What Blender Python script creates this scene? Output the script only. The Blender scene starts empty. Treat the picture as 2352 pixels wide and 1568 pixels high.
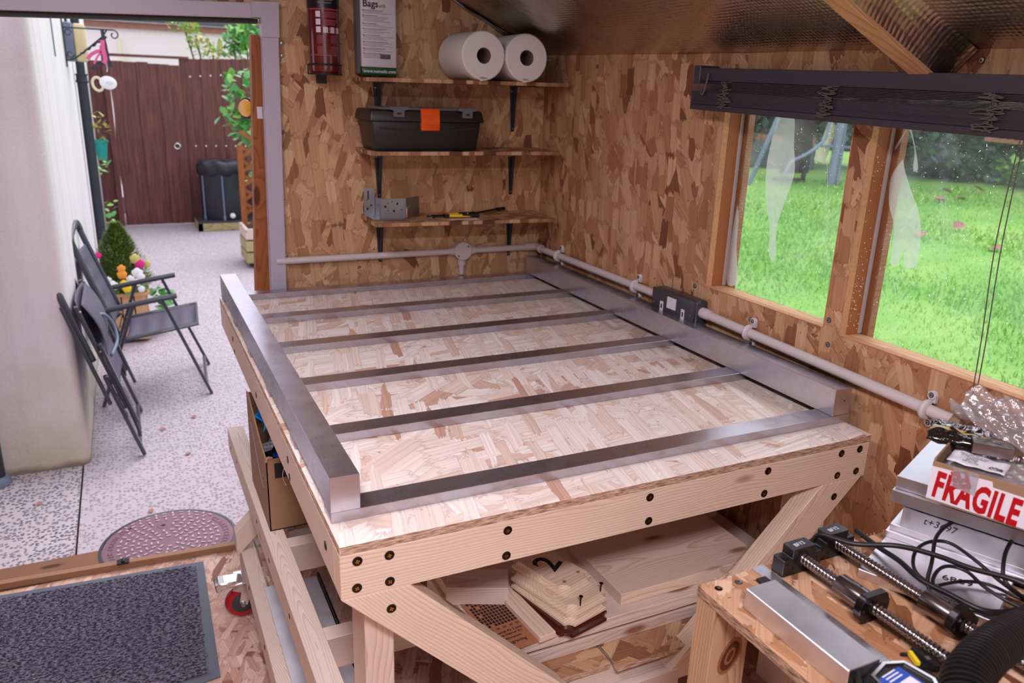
import bpy, bmesh, math, random
from math import sin, cos, pi, radians, sqrt
from mathutils import Vector, Matrix
random.seed(7)
R = random.Random(11)
S = bpy.context.scene
COL = S.collection

# ------------------------------------------------------------------ camera
cam = bpy.data.cameras.new('camera'); camo = bpy.data.objects.new('camera', cam); COL.objects.link(camo)
yaw, pitch, roll = 0.454877, 0.303865, 0.033212
fw = Vector((sin(yaw)*cos(pitch), cos(yaw)*cos(pitch), -sin(pitch)))
rt = Vector((cos(yaw), -sin(yaw), 0)); up = rt.cross(fw)
cx_ = cos(roll)*rt + sin(roll)*up; cy_ = -sin(roll)*rt + cos(roll)*up
M = Matrix((cx_, cy_, -fw)).transposed().to_4x4(); M.translation = Vector((-0.251158, -1.129082, 1.684559))
camo.matrix_world = M
cam.sensor_width = 36; cam.lens = 27.73; cam.clip_start = 0.02; cam.clip_end = 200
cam.dof.use_dof = True; cam.dof.focus_distance = 1.75; cam.dof.aperture_fstop = 5.0
S.camera = camo

# ------------------------------------------------------------------ light, sky, exposure
S.view_settings.view_transform = 'Standard'; S.view_settings.look = 'None'
S.view_settings.gamma = 1; S.view_settings.use_curve_mapping = False
S.view_settings.exposure = 0.38
w = bpy.data.worlds.new('overcast'); S.world = w; w.use_nodes = True
wn = w.node_tree; wn.nodes.clear()
wo = wn.nodes.new('ShaderNodeOutputWorld'); wb = wn.nodes.new('ShaderNodeBackground')
wt = wn.nodes.new('ShaderNodeTexCoord'); wsx = wn.nodes.new('ShaderNodeSeparateXYZ'); wr = wn.nodes.new('ShaderNodeValToRGB')
wn.links.new(wt.outputs['Generated'], wsx.inputs[0]); wn.links.new(wsx.outputs['Z'], wr.inputs[0])
wr.color_ramp.elements[0].color = (0.74, 0.71, 0.84, 1); wr.color_ramp.elements[1].color = (0.90, 0.88, 1.0, 1)
wn.links.new(wr.outputs[0], wb.inputs[0]); wb.inputs[1].default_value = 1.5
wn.links.new(wb.outputs[0], wo.inputs[0])
sl = bpy.data.lights.new('sun', 'SUN'); sl.energy = 1.2; sl.angle = radians(40); sl.color = (1.0, 0.97, 0.95)
so = bpy.data.objects.new('sun', sl); COL.objects.link(so); so.rotation_euler = Vector((.40, .42, .85)).to_track_quat('Z', 'Y').to_euler()
def area(name, loc, size, sy, e, col, rot=(0, 0, 0)):
    l = bpy.data.lights.new(name, 'AREA'); l.shape = 'RECTANGLE'; l.size = size; l.size_y = sy; l.energy = e; l.color = col
    o = bpy.data.objects.new(name, l); COL.objects.link(o); o.location = loc; o.rotation_euler = rot
    return o
# added fill light to brighten the interior, behind and above the photographer
area('rear_fill_light', (-0.35, -1.5, 2.36), 1.3, 0.35, 135, (1.0, 0.91, 0.98))
area('front_fill_light', (-0.45, 0.15, 2.34), 0.5, 1.3, 22, (1.0, 0.92, 0.98))  # second added fill, lifts the walls, ceiling and bench top
S.cycles.use_denoising = True
S.cycles.use_adaptive_sampling = True; S.cycles.adaptive_threshold = 0.02
S.cycles.max_bounces = 8; S.cycles.diffuse_bounces = 4; S.cycles.glossy_bounces = 4
S.cycles.transmission_bounces = 6; S.cycles.transparent_max_bounces = 10
S.cycles.caustics_reflective = False; S.cycles.caustics_refractive = False
S.cycles.sample_clamp_indirect = 6

# ------------------------------------------------------------------ material helpers
def srgb(r, g, b):
    f = lambda c: (c/255/12.92) if c/255 <= .04045 else ((c/255+.055)/1.055)**2.4
    return (f(r), f(g), f(b), 1)
class NT:
    def __init__(s, tree): s.t = tree; s.n = tree.nodes; s.l = tree.links
    def new(s, typ, **k):
        n = s.n.new('ShaderNode'+typ)
        for a, b in k.items(): setattr(n, a, b)
        return n
    def put(s, inp, v):
        if isinstance(v, bpy.types.NodeSocket): s.l.new(v, inp)
        elif v is not None: inp.default_value = v
    def math(s, op, a, b=None, c=None, clamp=False):
        n = s.new('Math', operation=op); n.use_clamp = clamp
        s.put(n.inputs[0], a); s.put(n.inputs[1], b)
        if c is not None: s.put(n.inputs[2], c)
        return n.outputs[0]
    def mix(s, f, a, b, blend='MIX'):
        n = s.new('Mix', data_type='RGBA', blend_type=blend)
        s.put(n.inputs[0], f); s.put(n.inputs[6], a); s.put(n.inputs[7], b)
        return n.outputs[2]
    def comb(s, x, y, z):
        n = s.new('CombineXYZ'); s.put(n.inputs[0], x); s.put(n.inputs[1], y); s.put(n.inputs[2], z); return n.outputs[0]
    def sep(s, v):
        n = s.new('SeparateXYZ'); s.l.new(v, n.inputs[0]); return n.outputs
    def noise(s, v, scale, detail=2, rough=.5, dist=0, dim='3D'):
        n = s.new('TexNoise', noise_dimensions=dim); s.l.new(v, n.inputs['Vector'])
        n.inputs['Scale'].default_value = scale; n.inputs['Detail'].default_value = detail
        n.inputs['Roughness'].default_value = rough; n.inputs['Distortion'].default_value = dist
        return n.outputs['Fac']
    def ramp(s, f, stops, interp='LINEAR'):
        n = s.new('ValToRGB'); s.put(n.inputs[0], f); cr = n.color_ramp; cr.interpolation = interp
        while len(cr.elements) > 1: cr.elements.remove(cr.elements[-1])
        cr.elements[0].position = stops[0][0]; cr.elements[0].color = stops[0][1]
        for p, c in stops[1:]: cr.elements.new(p).color = c
        return n.outputs[0]
    def remap(s, v, a, b, c, d):
        n = s.new('MapRange'); n.clamp = True
        s.put(n.inputs[0], v); n.inputs[1].default_value = a; n.inputs[2].default_value = b; n.inputs[3].default_value = c; n.inputs[4].default_value = d
        return n.outputs[0]
    def objco(s):
        return s.new('TexCoord').outputs['Object']
def mat(name):
    m = bpy.data.materials.new(name); m.use_nodes = True
    t = NT(m.node_tree); b = m.node_tree.nodes['Principled BSDF']
    return m, t, b
def bump(t, b, h, strength=.3, dist=.001):
    n = t.new('Bump'); n.inputs['Strength'].default_value = strength; n.inputs['Distance'].default_value = dist
    t.l.new(h, n.inputs['Height']); t.l.new(n.outputs[0], b.inputs['Normal'])
def plain(name, col, rough=.5, metal=0, coat=0, spec=None, var=.08, scale=30, bmp=0):
    m, t, b = mat(name)
    c = srgb(*col); v = t.objco(); n = t.noise(v, scale, 3)
    lo = tuple(x*(1-var) for x in c[:3])+(1,); hi = tuple(min(1, x*(1+var)) for x in c[:3])+(1,)
    t.put(b.inputs['Base Color'], t.mix(n, lo, hi)); b.inputs['Roughness'].default_value = rough
    b.inputs['Metallic'].default_value = metal
    if coat: b.inputs['Coat Weight'].default_value = coat
    if spec is not None: b.inputs['Specular IOR Level'].default_value = spec
    if bmp: bump(t, b, t.noise(v, scale*4, 3), bmp, .002)
    return m

def osb(name, axes, pal, layers=8, seed=0, lean=0.0, spread=1.0, rough=.62, size=1.0):
    """pal: five srgb tones, from the palest strand to the darkest"""
    m, t, b = mat(name)
    rr = random.Random(seed+3)
    co = t.sep(t.objco()); idx = {'x': 0, 'y': 1, 'z': 2}
    u, v = co[idx[axes[0]]], co[idx[axes[1]]]
    base = t.comb(u, v, 0.0)
    wob = t.noise(base, 9, 1, dim='2D')
    wob = t.math('MULTIPLY_ADD', wob, .008, -.004)
    col = t.mix(t.noise(base, 60, 2, dim='2D'), srgb(*pal[2]), srgb(*pal[3]))
    stops = [(0, srgb(*pal[0])), (.30, srgb(*pal[1])), (.66, srgb(*pal[2])), (.93, srgb(*pal[3])), (.995, srgb(*pal[4]))]
    order = list(range(layers)); rr.shuffle(order)
    dark = tuple(x*.5 for x in srgb(*pal[4])[:3])+(1,)
    for k in range(layers):
        a = lean + spread*((order[k]+rr.random())/layers-.5)*pi
        sx = 1/(rr.uniform(.08, .17)*size); sy = 1/(rr.uniform(.020, .050)*size)
        ca, sa = cos(a), sin(a); ox, oy = rr.uniform(0, 50), rr.uniform(0, 50)
        uw = t.math('ADD', u, wob)
        pu = t.math('MULTIPLY_ADD', uw, ca*sx, t.math('MULTIPLY_ADD', v, sa*sx, ox))
        pv = t.math('MULTIPLY_ADD', uw, -sa*sy, t.math('MULTIPLY_ADD', v, ca*sy, oy))
        p = t.comb(pu, pv, 0.0)
        vo = t.new('TexVoronoi', voronoi_dimensions='2D', distance='CHEBYCHEV', feature='F1'); t.l.new(p, vo.inputs['Vector'])
        vo.inputs['Scale'].default_value = 1; vo.inputs['Randomness'].default_value = .95
        sc = t.new('SeparateColor'); t.l.new(vo.outputs['Color'], sc.inputs[0])
        rag = t.noise(t.comb(t.math('MULTIPLY', pu, .9), t.math('MULTIPLY', pv, 5.0), 0.0), 1.0, 2, dim='2D')
        d = t.math('MULTIPLY_ADD', t.math('SUBTRACT', rag, .5), .3, vo.outputs['Distance'])
        th = .46
        mask = t.math('LESS_THAN', d, th)
        cov = t.math('GREATER_THAN', sc.outputs[1], .30)
        mask = t.math('MULTIPLY', mask, cov)
        cc = t.ramp(sc.outputs[0], stops)
        grain = t.remap(t.noise(t.comb(t.math('MULTIPLY', pu, .35), t.math('MULTIPLY', pv, 7.0), sc.outputs[2]), 1.0, 2), .3, .75, .80, 1.10)
        rim = t.remap(d, th-.06, th, 0.0, .4)
        gcol = t.comb(grain, grain, grain)
        cc = t.mix(1.0, cc, gcol, 'MULTIPLY')
        cc = t.mix(rim, cc, dark)
        col = t.mix(mask, col, cc)
    # small dark flecks of bark
    fl = t.noise(t.comb(t.math('MULTIPLY', u, 1.0), t.math('MULTIPLY', v, 1.0), 3.0), 75, 1)
    col = t.mix(t.remap(fl, .74, .78, 0, .75), col, dark)
    t.put(b.inputs['Base Color'], col); b.inputs['Roughness'].default_value = rough
    b.inputs['Specular IOR Level'].default_value = .3
    bump(t, b, t.noise(base, 130, 2, dim='2D'), .35, .0015)
    return m

def pine(name, light, line, ring=.006, knots=True, rough=.55):
    """timber whose length runs along local X: growth rings about an axis beside the board"""
    m, t, b = mat(name)
    co = t.objco(); inf = t.new('ObjectInfo').outputs['Random']
    s = t.sep(co)
    off = t.math('MULTIPLY', inf, 37.0)
    x = t.math('ADD', s[0], off)
    w1 = t.noise(t.comb(t.math('MULTIPLY', x, 1.6), t.math('MULTIPLY', s[1], 4.0), t.math('MULTIPLY', s[2], 4.0)), 1.0, 1)
    w2 = t.noise(t.comb(t.math('MULTIPLY', x, 6.0), t.math('MULTIPLY', s[1], 26.0), t.math('MULTIPLY', s[2], 26.0)), 1.0, 1)
    wv = t.math('ADD', t.math('MULTIPLY', w1, .075), t.math('MULTIPLY', w2, .010))
    py = t.math('ADD', t.math('ADD', s[1], .015), t.math('MULTIPLY', t.math('SUBTRACT', inf, .5), .05))
    pz = t.math('SUBTRACT', s[2], .055)
    r = t.math('SQRT', t.math('ADD', t.math('MULTIPLY', py, py), t.math('MULTIPLY', pz, pz)))
    rr = t.math('DIVIDE', t.math('ADD', r, wv), ring)
    if knots:
        vo = t.new('TexVoronoi', voronoi_dimensions='3D', feature='F1')
        t.l.new(t.comb(t.math('MULTIPLY', x, 3.1), t.math('MULTIPLY', s[1], 9.0), t.math('MULTIPLY', s[2], 9.0)), vo.inputs['Vector']); vo.inputs['Scale'].default_value = 1
        kd = vo.outputs['Distance']
        rr = t.math('ADD', rr, t.math('MULTIPLY', t.remap(kd, 0, .38, 1, 0), 3.2))
    fr = t.math('FRACT', rr)
    saw = t.math('POWER', fr, 3.0)
    edge = t.remap(fr, .93, 1.0, 1, 0)
    f = t.math('MULTIPLY', saw, edge)
    fine = t.noise(t.comb(t.math('MULTIPLY', x, 8.0), t.math('MULTIPLY', s[1], 420.0), t.math('MULTIPLY', s[2], 420.0)), 1.0, 2)
    col = t.mix(t.math('MULTIPLY', f, .85), srgb(*light), srgb(*line))
    tone = t.remap(w1, .3, .7, .93, 1.05)
    col = t.mix(1.0, col, t.comb(tone, tone, t.math('MULTIPLY', tone, .99)), 'MULTIPLY')
    col = t.mix(t.remap(fine, .35, .8, 0, .22), col, srgb(*line))
    if knots:
        col = t.mix(t.remap(kd, .10, .15, .9, 0), col, srgb(int(line[0]*.72), int(line[1]*.58), int(line[2]*.48)))
    t.put(b.inputs['Base Color'], col); b.inputs['Roughness'].default_value = rough
    b.inputs['Specular IOR Level'].default_value = .3
    bump(t, b, fine, .12, .0006)
    return m

def metal(name, col, rough=.28, smudge=.5, streak=None, scale=9, bmp=.03, met=1.0):
    m, t, b = mat(name); v = t.objco()
    n1 = t.noise(v, scale, 4, .6, .6); n2 = t.noise(v, scale*6, 3, .6)
    c = srgb(*col); lo = tuple(x*(1-.35*smudge) for x in c[:3])+(1,)
    t.put(b.inputs['Base Color'], t.mix(t.remap(n1, .35, .65, 0, 1), lo, c))
    b.inputs['Metallic'].default_value = met
    t.put(b.inputs['Roughness'], t.remap(t.math('ADD', n1, t.math('MULTIPLY', n2, .4)), .4, 1.0, rough*.75, rough*(1+smudge)))
    if streak:
        s = t.sep(v); k = [3.0]*3
        for ax in streak: k['xyz'.index(ax)] = 500.0
        st = t.noise(t.comb(t.math('MULTIPLY', s[0], k[0]), t.math('MULTIPLY', s[1], k[1]), t.math('MULTIPLY', s[2], k[2])), 1, 2)
        bump(t, b, st, bmp*4, .0004)
    else: bump(t, b, n2, bmp, .001)
    return m

MT = {}
MT['osb_back'] = osb('osb_back', 'zx', [(222,184,146),(210,168,128),(196,150,112),(174,124,88),(128,82,56)], 9, 1, .25, .75)
MT['osb_right'] = osb('osb_right', 'zy', [(214,172,136),(200,154,116),(186,136,100),(164,112,78),(122,76,52)], 9, 5, .15, .6)
MT['osb_top'] = osb('osb_top', 'xy', [(248,234,228),(244,226,218),(238,216,206),(226,194,178),(200,154,134)], 9, 9, .3, 1.0, size=1.35)
MT['osb_floor'] = osb('osb_floor', 'xy', [(232,200,184),(218,182,164),(204,164,146),(184,142,124),(146,102,84)], 8, 14, .2, 1.0)
MT['osb_small'] = osb('osb_small', 'yx', [(222,184,156),(204,158,124),(182,130,94),(150,96,62),(98,56,36)], 9, 21, .3, .6, size=1.1)
MT['pine'] = pine('pine', (232,213,196), (202,160,130))
MT['pine_soft'] = pine('pine_soft', (224,208,198), (194,160,138), .0045)
MT['pine_warm'] = pine('pine_warm', (218,178,134), (176,118,74), .006)
MT['pine_orange'] = pine('pine_orange', (166,98,54), (118,62,32), .006)
MT['pine_dark'] = pine('pine_dark', (140,100,78), (98,64,48), .006)
MT['steel'] = metal('steel', (196,193,204), .26, .4, 'yz', 6, .012, .94)
MT['steel_side'] = metal('steel_beam', (212,210,222), .25, .45, 'xz', 6, .012, .92)
MT['alu'] = metal('alu', (230,230,238), .36, .35, None, 14, .02)
MT['alu_cut'] = metal('alu_cut', (205,205,214), .38, .3, 'x', 14, .15)
MT['zinc'] = metal('zinc', (170,175,182), .35, .3)
MT['chrome'] = metal('chrome', (225,225,228), .12, .2)
MT['chrome_dark'] = metal('chrome_dark', (150,146,150), .16, .25)
MT['steel_dark'] = metal('steel_dark', (138,132,134), .22, .3)
MT['steel_black'] = metal('steel_black', (66,62,66), .3, .3)
MT['brass_screw'] = metal('brass_screw', (70,54,40), .3, .4); MT['gold'] = metal('gold', (220,180,96), .18, .4)
MT['black_hole'] = plain('black_recess', (18,16,16), .7)
MT['white_pvc'] = plain('white_pvc', (214,206,210), .38, var=.03)
MT['conduit'] = plain('conduit_pvc', (212,200,202), .35, var=.03)
MT['trim'] = plain('trim_pvc', (186,177,194), .4, var=.03)
MT['navy'] = plain('navy_paint', (34,38,48), .35, coat=.2)
MT['black'] = plain('black_plastic', (20,20,22), .38)
MT['black_matt'] = plain('black_matt', (16,16,18), .6)
MT['black_rubber'] = plain('black_rubber', (14,14,16), .45)
MT['orange'] = plain('orange_plastic', (232,84,18), .4)
MT['grey_clear'] = plain('grey_clear', (96,96,104), .25)
MT['bead_clear'] = plain('bead_clear', (186,172,170), .3)
MT['osb_cut'] = plain('osb_cut', (196,142,100), .8, var=.3, scale=120)
MT['knot_ring'] = plain('knot_ring', (138,92,62), .4, var=.2, scale=60); MT['knot_dark'] = plain('knot_dark', (84,44,28), .35, var=.3, scale=60)
MT['alu_matt'] = metal('alu_matt', (226,228,240), .5, .3, None, 14, .02, .45)
MT['paper'] = plain('tissue_paper', (236,230,230), .9, var=.03, scale=120, bmp=.2)
MT['card_core'] = plain('card_core', (120,100,86), .9)
MT['cardboard'] = plain('cardboard', (150,116,90), .8, var=.1, scale=14)
MT['cardboard_in'] = plain('cardboard_inside', (128,98,80), .85, var=.1, scale=14)
MT['red_ext'] = plain('extinguisher_red', (96,10,22), .18, coat=.6, var=.03)
MT['navy_label'] = plain('navy_label', (14,18,34), .3)
MT['pink_ink'] = plain('pink_ink', (150,84,98), .5)
MT['white'] = plain('white_print', (226,220,230), .4, var=.02)
MT['green_print'] = plain('green_print', (18,84,44), .35)
MT['ink'] = plain('black_ink', (22,22,26), .6)
MT['grey_ink'] = plain('grey_ink', (120,114,124), .6)
MT['red_ink'] = plain('red_ink', (176,10,22), .4)
MT['tape_white'] = plain('white_tape', (226,218,226), .28, coat=.3, var=.02)
MT['blind'] = plain('blind_slat', (52,44,54), .42, var=.1, scale=60)
MT['cord'] = plain('blind_cord', (96,88,84), .8)
MT['socket'] = plain('socket_metal', (74,76,84), .38, metal=.5, coat=.2)
MT['mahogany'] = plain('mahogany_stain', (74,26,18), .22, coat=.6, var=.25, scale=18)
MT['engrave'] = plain('engraving_wood', (168,112,80), .6, var=.12, scale=25)
MT['burn'] = plain('laser_burn', (36,22,18), .8)
def edge_mat(name, lo, hi):
    m, t, b = mat(name); s = t.sep(t.objco())
    n = t.noise(t.comb(t.math('MULTIPLY', s[0], 45.0), t.math('MULTIPLY', s[1], 45.0), t.math('MULTIPLY', s[2], 420.0)), 1, 3, .65, .3)
    t.put(b.inputs['Base Color'], t.mix(t.remap(n, .36, .62, 0, 1), srgb(*lo), srgb(*hi))); b.inputs['Roughness'].default_value = .85
    bump(t, b, n, 1.0, .003); return m
MT['osb_edge'] = edge_mat('osb_edge', (142,102,76), (226,196,172))
MT['osb_edge_dark'] = edge_mat('osb_edge_dark', (92,66,52), (190,154,126))
MT['chair_frame'] = plain('chair_frame', (62,66,78), .35, coat=.2)
MT['textilene'] = plain('textilene', (88,84,102), .7, var=.12, scale=50)
MT['green_glass'] = plain('teal_plastic', (20,150,146), .35)
MT['pink'] = plain('pink_webbing', (220,96,150), .7)
MT['blue'] = plain('blue_plastic', (24,70,168), .3)
MT['blue_bag'] = plain('blue_film', (20,140,220), .3)
MT['yellow'] = plain('yellow_plastic', (238,206,40), .4)
MT['yellow_lens'] = plain('yellow_lens', (236,170,30), .2, coat=.5)
MT['lamp_body'] = plain('lamp_grey', (112,124,146), .4)
MT['lamp_diff'] = plain('lamp_diffuser', (222,204,160), .35)
MT['caster_red'] = plain('caster_red', (170,16,30), .3, coat=.3)
MT['mat_rubber'] = plain('mat_rubber', (92,98,112), .6, var=.1)
MT['brick'] = plain('roof_brick', (158,110,96), .85, var=.2, scale=12)
MT['leaf'] = plain('leaf', (92,166,92), .45, var=.3, scale=9)
MT['leaf_pale'] = plain('leaf_pale', (140,196,96), .5, var=.3, scale=9)
MT['leaf_dark'] = plain('leaf_dark', (40,76,50), .5, var=.5, scale=3)
MT['leaf_yellow'] = plain('leaf_yellow', (200,196,110), .5, var=.3, scale=9)
MT['conifer'] = plain('conifer', (112,134,58), .7, var=.35, scale=20)
MT['petal_white'] = plain('petal_white', (245,245,250), .6)
MT['petal_yellow'] = plain('petal_yellow', (250,208,30), .6)
MT['petal_orange'] = plain('petal_orange', (250,160,60), .6)
MT['petal_pink'] = plain('petal_pink', (232,40,140), .6)
MT['dry_leaf'] = plain('dry_leaf', (170,120,110), .8)
MT['twig'] = plain('twig', (110,86,70), .9)
MT['soil'] = plain('soil', (60,44,38), .95)
MT['fabric_black'] = plain('butt_fabric', (34,34,44), .5, bmp=.3, scale=14)
MT['blue_grey'] = plain('galvanised_blue', (120,134,160), .45)
MT['cream_board'] = plain('cream_board', (228,220,184), .7)
MT['silver_glint'] = plain('label_silver', (190,186,196), .3, metal=.6)

MT['black_soft'] = plain('black_soft', (40,44,58), .5)
MT['gutter_grey'] = plain('gutter_grey', (92,94,112), .5)
MT['manhole_hi'] = plain('manhole_stud', (196,172,182), .45, metal=.2, var=.12, scale=30)  # raised studs get a lighter tone than the lid
MT['leaf_deep'] = plain('leaf_deep', (70,130,80), .5, var=.3, scale=9)
MT['pine_thresh'] = pine('pine_thresh', (164,126,98), (122,84,60), .006, False)
MT['pine_green'] = pine('pine_green', (190,176,128), (120,110,76))
MT['masonry2'] = plain('neighbour_masonry', (236,228,226), .85, var=.02, scale=8)
MT['grass_a'] = plain('grass_a', (136,194,84), .6, var=.2, scale=2); MT['grass_b'] = plain('grass_b', (174,212,112), .6, var=.2, scale=2); MT['grass_c'] = plain('grass_c', (104,172,64), .6, var=.2, scale=2)
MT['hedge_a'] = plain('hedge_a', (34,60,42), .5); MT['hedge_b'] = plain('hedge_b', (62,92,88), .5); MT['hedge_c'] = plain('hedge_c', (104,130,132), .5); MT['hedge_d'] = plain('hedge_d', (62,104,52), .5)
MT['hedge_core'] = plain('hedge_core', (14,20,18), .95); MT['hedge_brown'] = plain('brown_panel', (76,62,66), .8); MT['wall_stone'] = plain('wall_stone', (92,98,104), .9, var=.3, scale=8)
def mat_fence():
    m, t, b = mat('stained_brown_board'); co = t.objco(); s = t.sep(co)
    g = t.noise(t.comb(t.math('MULTIPLY', s[0], 40.0), s[1], t.math('MULTIPLY', s[2], 2.2)), 1, 4, .6, .4)
    c = t.mix(t.remap(g, .3, .7, 0, 1), srgb(72,36,36), srgb(128,74,68))
    t.put(b.inputs['Base Color'], c); b.inputs['Roughness'].default_value = .55
    bump(t, b, g, .5, .004); return m
MT['fence'] = mat_fence()
def mat_render():
    m, t, b = mat('painted_masonry'); co = t.objco(); s = t.sep(co)
    n = t.noise(co, 90, 4, .6); st = t.noise(t.comb(t.math('MULTIPLY', s[0], 8.0), t.math('MULTIPLY', s[1], 8.0), t.math('MULTIPLY', s[2], .5)), 1, 3)
    c = t.mix(t.remap(st, .35, .7, 0, 1), srgb(242,237,242), srgb(228,222,230))
    # algae and splash dirt near the ground, a stain with its own ragged shape
    al = t.noise(co, 5, 4, .65)
    low = t.remap(t.math('ADD', s[2], t.math('MULTIPLY', al, -.7)), -.35, .25, .75, 0)
    c = t.mix(low, c, srgb(196,186,150))
    c = t.mix(t.remap(t.math('ADD', s[2], t.math('MULTIPLY', t.noise(co, 12, 3), .05)), .03, .06, .7, 0), c, srgb(96,86,74))
    t.put(b.inputs['Base Color'], c); b.inputs['Roughness'].default_value = .8
    bump(t, b, n, .6, .004); return m
MT['masonry'] = mat_render()
def mat_concrete(name, lo, mid, hi, peb, amount):
    m, t, b = mat(name); co = t.objco()
    vo = t.new('TexVoronoi', voronoi_dimensions='2D', feature='F1'); t.l.new(co, vo.inputs['Vector']); vo.inputs['Scale'].default_value = 62
    sc = t.new('SeparateColor'); t.l.new(vo.outputs['Color'], sc.inputs[0])
    n = t.noise(co, 4, 4); n2 = t.noise(co, 150, 3, dim='2D')
    c = t.mix(n2, srgb(*mid), srgb(*hi))
    d = t.math('MULTIPLY_ADD', t.math('SUBTRACT', n2, .5), .5, vo.outputs['Distance'])
    isp = t.math('MULTIPLY', t.remap(d, .36, .44, 1, 0), t.math('LESS_THAN', sc.outputs[0], amount))
    c = t.mix(isp, c, t.mix(sc.outputs[1], srgb(*lo), srgb(*peb)))
    c = t.mix(t.remap(n, .35, .7, 0, .35), c, srgb(*mid))
    t.put(b.inputs['Base Color'], c); b.inputs['Roughness'].default_value = .8
    bump(t, b, d, .5, .004); return m
MT['conc'] = mat_concrete('aggregate_concrete', (132,124,144), (176,166,178), (202,192,198), (170,150,148), .58)
MT['conc2'] = mat_concrete('aggregate_concrete_coarse', (76,78,102), (176,166,172), (208,197,196), (124,116,126), .70)
def mat_foil():
    m, t, b = mat('foil_insulation'); co = t.objco()
    vo = t.new('TexVoronoi', voronoi_dimensions='2D', feature='F1'); t.l.new(co, vo.inputs['Vector']); vo.inputs['Scale'].default_value = 85; vo.inputs['Randomness'].default_value = .12
    n = t.noise(co, 3.0, 4, .6, .8); n2 = t.noise(co, 26, 3, .6, .5)
    h = t.math('ADD', t.math('MULTIPLY', vo.outputs['Distance'], -.5), t.math('ADD', t.math('MULTIPLY', n, 3.0), t.math('MULTIPLY', n2, .5)))
    t.put(b.inputs['Base Color'], t.mix(n2, srgb(186,170,158), srgb(222,208,196))); b.inputs['Metallic'].default_value = 1
    t.put(b.inputs['Roughness'], t.remap(n, .3, .7, .16, .34))
    bump(t, b, h, .3, .01); return m
MT['foil'] = mat_foil()
def mat_glass():
    m, t, b = mat('window_glass'); t.n.remove(b)
    out = t.n['Material Output']; tr = t.new('BsdfTransparent'); gl = t.new('BsdfGlossy'); di = t.new('BsdfTranslucent')
    tr.inputs[0].default_value = (.95, .97, .96, 1); gl.inputs['Roughness'].default_value = .02; di.inputs[0].default_value = (.9, .92, .95, 1)
    f = t.new('Fresnel'); f.inputs[0].default_value = 1.45
    bf = t.new('NewGeometry').outputs['Backfacing']; ff = t.math('MULTIPLY', f.outputs[0], t.math('SUBTRACT', 1.0, bf))
    m1 = t.new('MixShader'); t.l.new(ff, m1.inputs[0]); t.l.new(tr.outputs[0], m1.inputs[1]); t.l.new(gl.outputs[0], m1.inputs[2])
    co = t.objco(); n = t.noise(co, 5, 4, .6, 1.5); sp = t.noise(co, 260, 0)
    d = t.math('MAXIMUM', t.remap(n, .4, .8, .015, .09), t.remap(sp, .82, .84, 0, .8))
    m2 = t.new('MixShader'); t.l.new(d, m2.inputs[0]); t.l.new(m1.outputs[0], m2.inputs[1]); t.l.new(di.outputs[0], m2.inputs[2])
    t.l.new(m2.outputs[0], out.inputs[0]); return m
MT['glass'] = mat_glass()
def mat_film(name, a, col=(.92, .92, 1, 1), gloss=.25, rough=.2):
    m, t, b = mat(name); t.n.remove(b)
    out = t.n['Material Output']; tr = t.new('BsdfTransparent'); di = t.new('BsdfTranslucent'); gl = t.new('BsdfGlossy'); d2 = t.new('BsdfDiffuse')
    di.inputs[0].default_value = col; d2.inputs[0].default_value = col; gl.inputs['Roughness'].default_value = rough
    ma = t.new('MixShader'); ma.inputs[0].default_value = .5; t.l.new(di.outputs[0], ma.inputs[1]); t.l.new(d2.outputs[0], ma.inputs[2])
    mb = t.new('MixShader'); mb.inputs[0].default_value = gloss; t.l.new(ma.outputs[0], mb.inputs[1]); t.l.new(gl.outputs[0], mb.inputs[2])
    mc = t.new('MixShader'); mc.inputs[0].default_value = a; t.l.new(tr.outputs[0], mc.inputs[1]); t.l.new(mb.outputs[0], mc.inputs[2])
    co = t.objco(); bu = t.new('Bump'); bu.inputs['Strength'].default_value = .6; bu.inputs['Distance'].default_value = .004
    t.l.new(t.noise(co, 45, 3, .6, 1.0), bu.inputs['Height']); t.l.new(bu.outputs[0], gl.inputs['Normal'])
    t.l.new(mc.outputs[0], out.inputs[0]); return m
MT['film'] = mat_film('protective_film', .30, (.93, .95, 1, 1), .05)
MT['polybag'] = mat_film('polythene', .45, (.9, .88, .98, 1), .45, .12)
def mat_grass():
    m, t, b = mat('lawn'); co = t.objco()
    n = t.noise(co, .9, 3); n2 = t.noise(co, 30, 4, .7)
    c = t.mix(t.remap(n, .35, .65, 0, 1), srgb(120,184,78), srgb(172,212,110))
    c = t.mix(t.remap(n2, .3, .7, .35, 0), c, srgb(78,138,54))
    t.put(b.inputs['Base Color'], c); b.inputs['Roughness'].default_value = .9
    bump(t, b, n2, .8, .02); return m
MT['lawn'] = mat_grass()
def mat_mat():
    m, t, b = mat('mat_pile'); co = t.objco(); s = t.sep(co)
    n = t.noise(co, 6, 3); rib = t.noise(t.comb(t.math('MULTIPLY', s[0], 70.0), t.math('MULTIPLY', s[1], 160.0), 0.0), 1, 2, .6)
    c = t.mix(t.remap(rib, .42, .6, 0, 1), srgb(44,44,60), srgb(136,132,152))
    c = t.mix(t.remap(n, .3, .7, 0, .3), c, srgb(44,50,80))
    t.put(b.inputs['Base Color'], c); b.inputs['Roughness'].default_value = .95
    bump(t, b, rib, 1.0, .006); return m
MT['mat_pile'] = mat_mat()
MT['manhole'] = plain('manhole_iron', (132,100,112), .5, metal=.3, var=.18, scale=18, bmp=.2)

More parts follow.
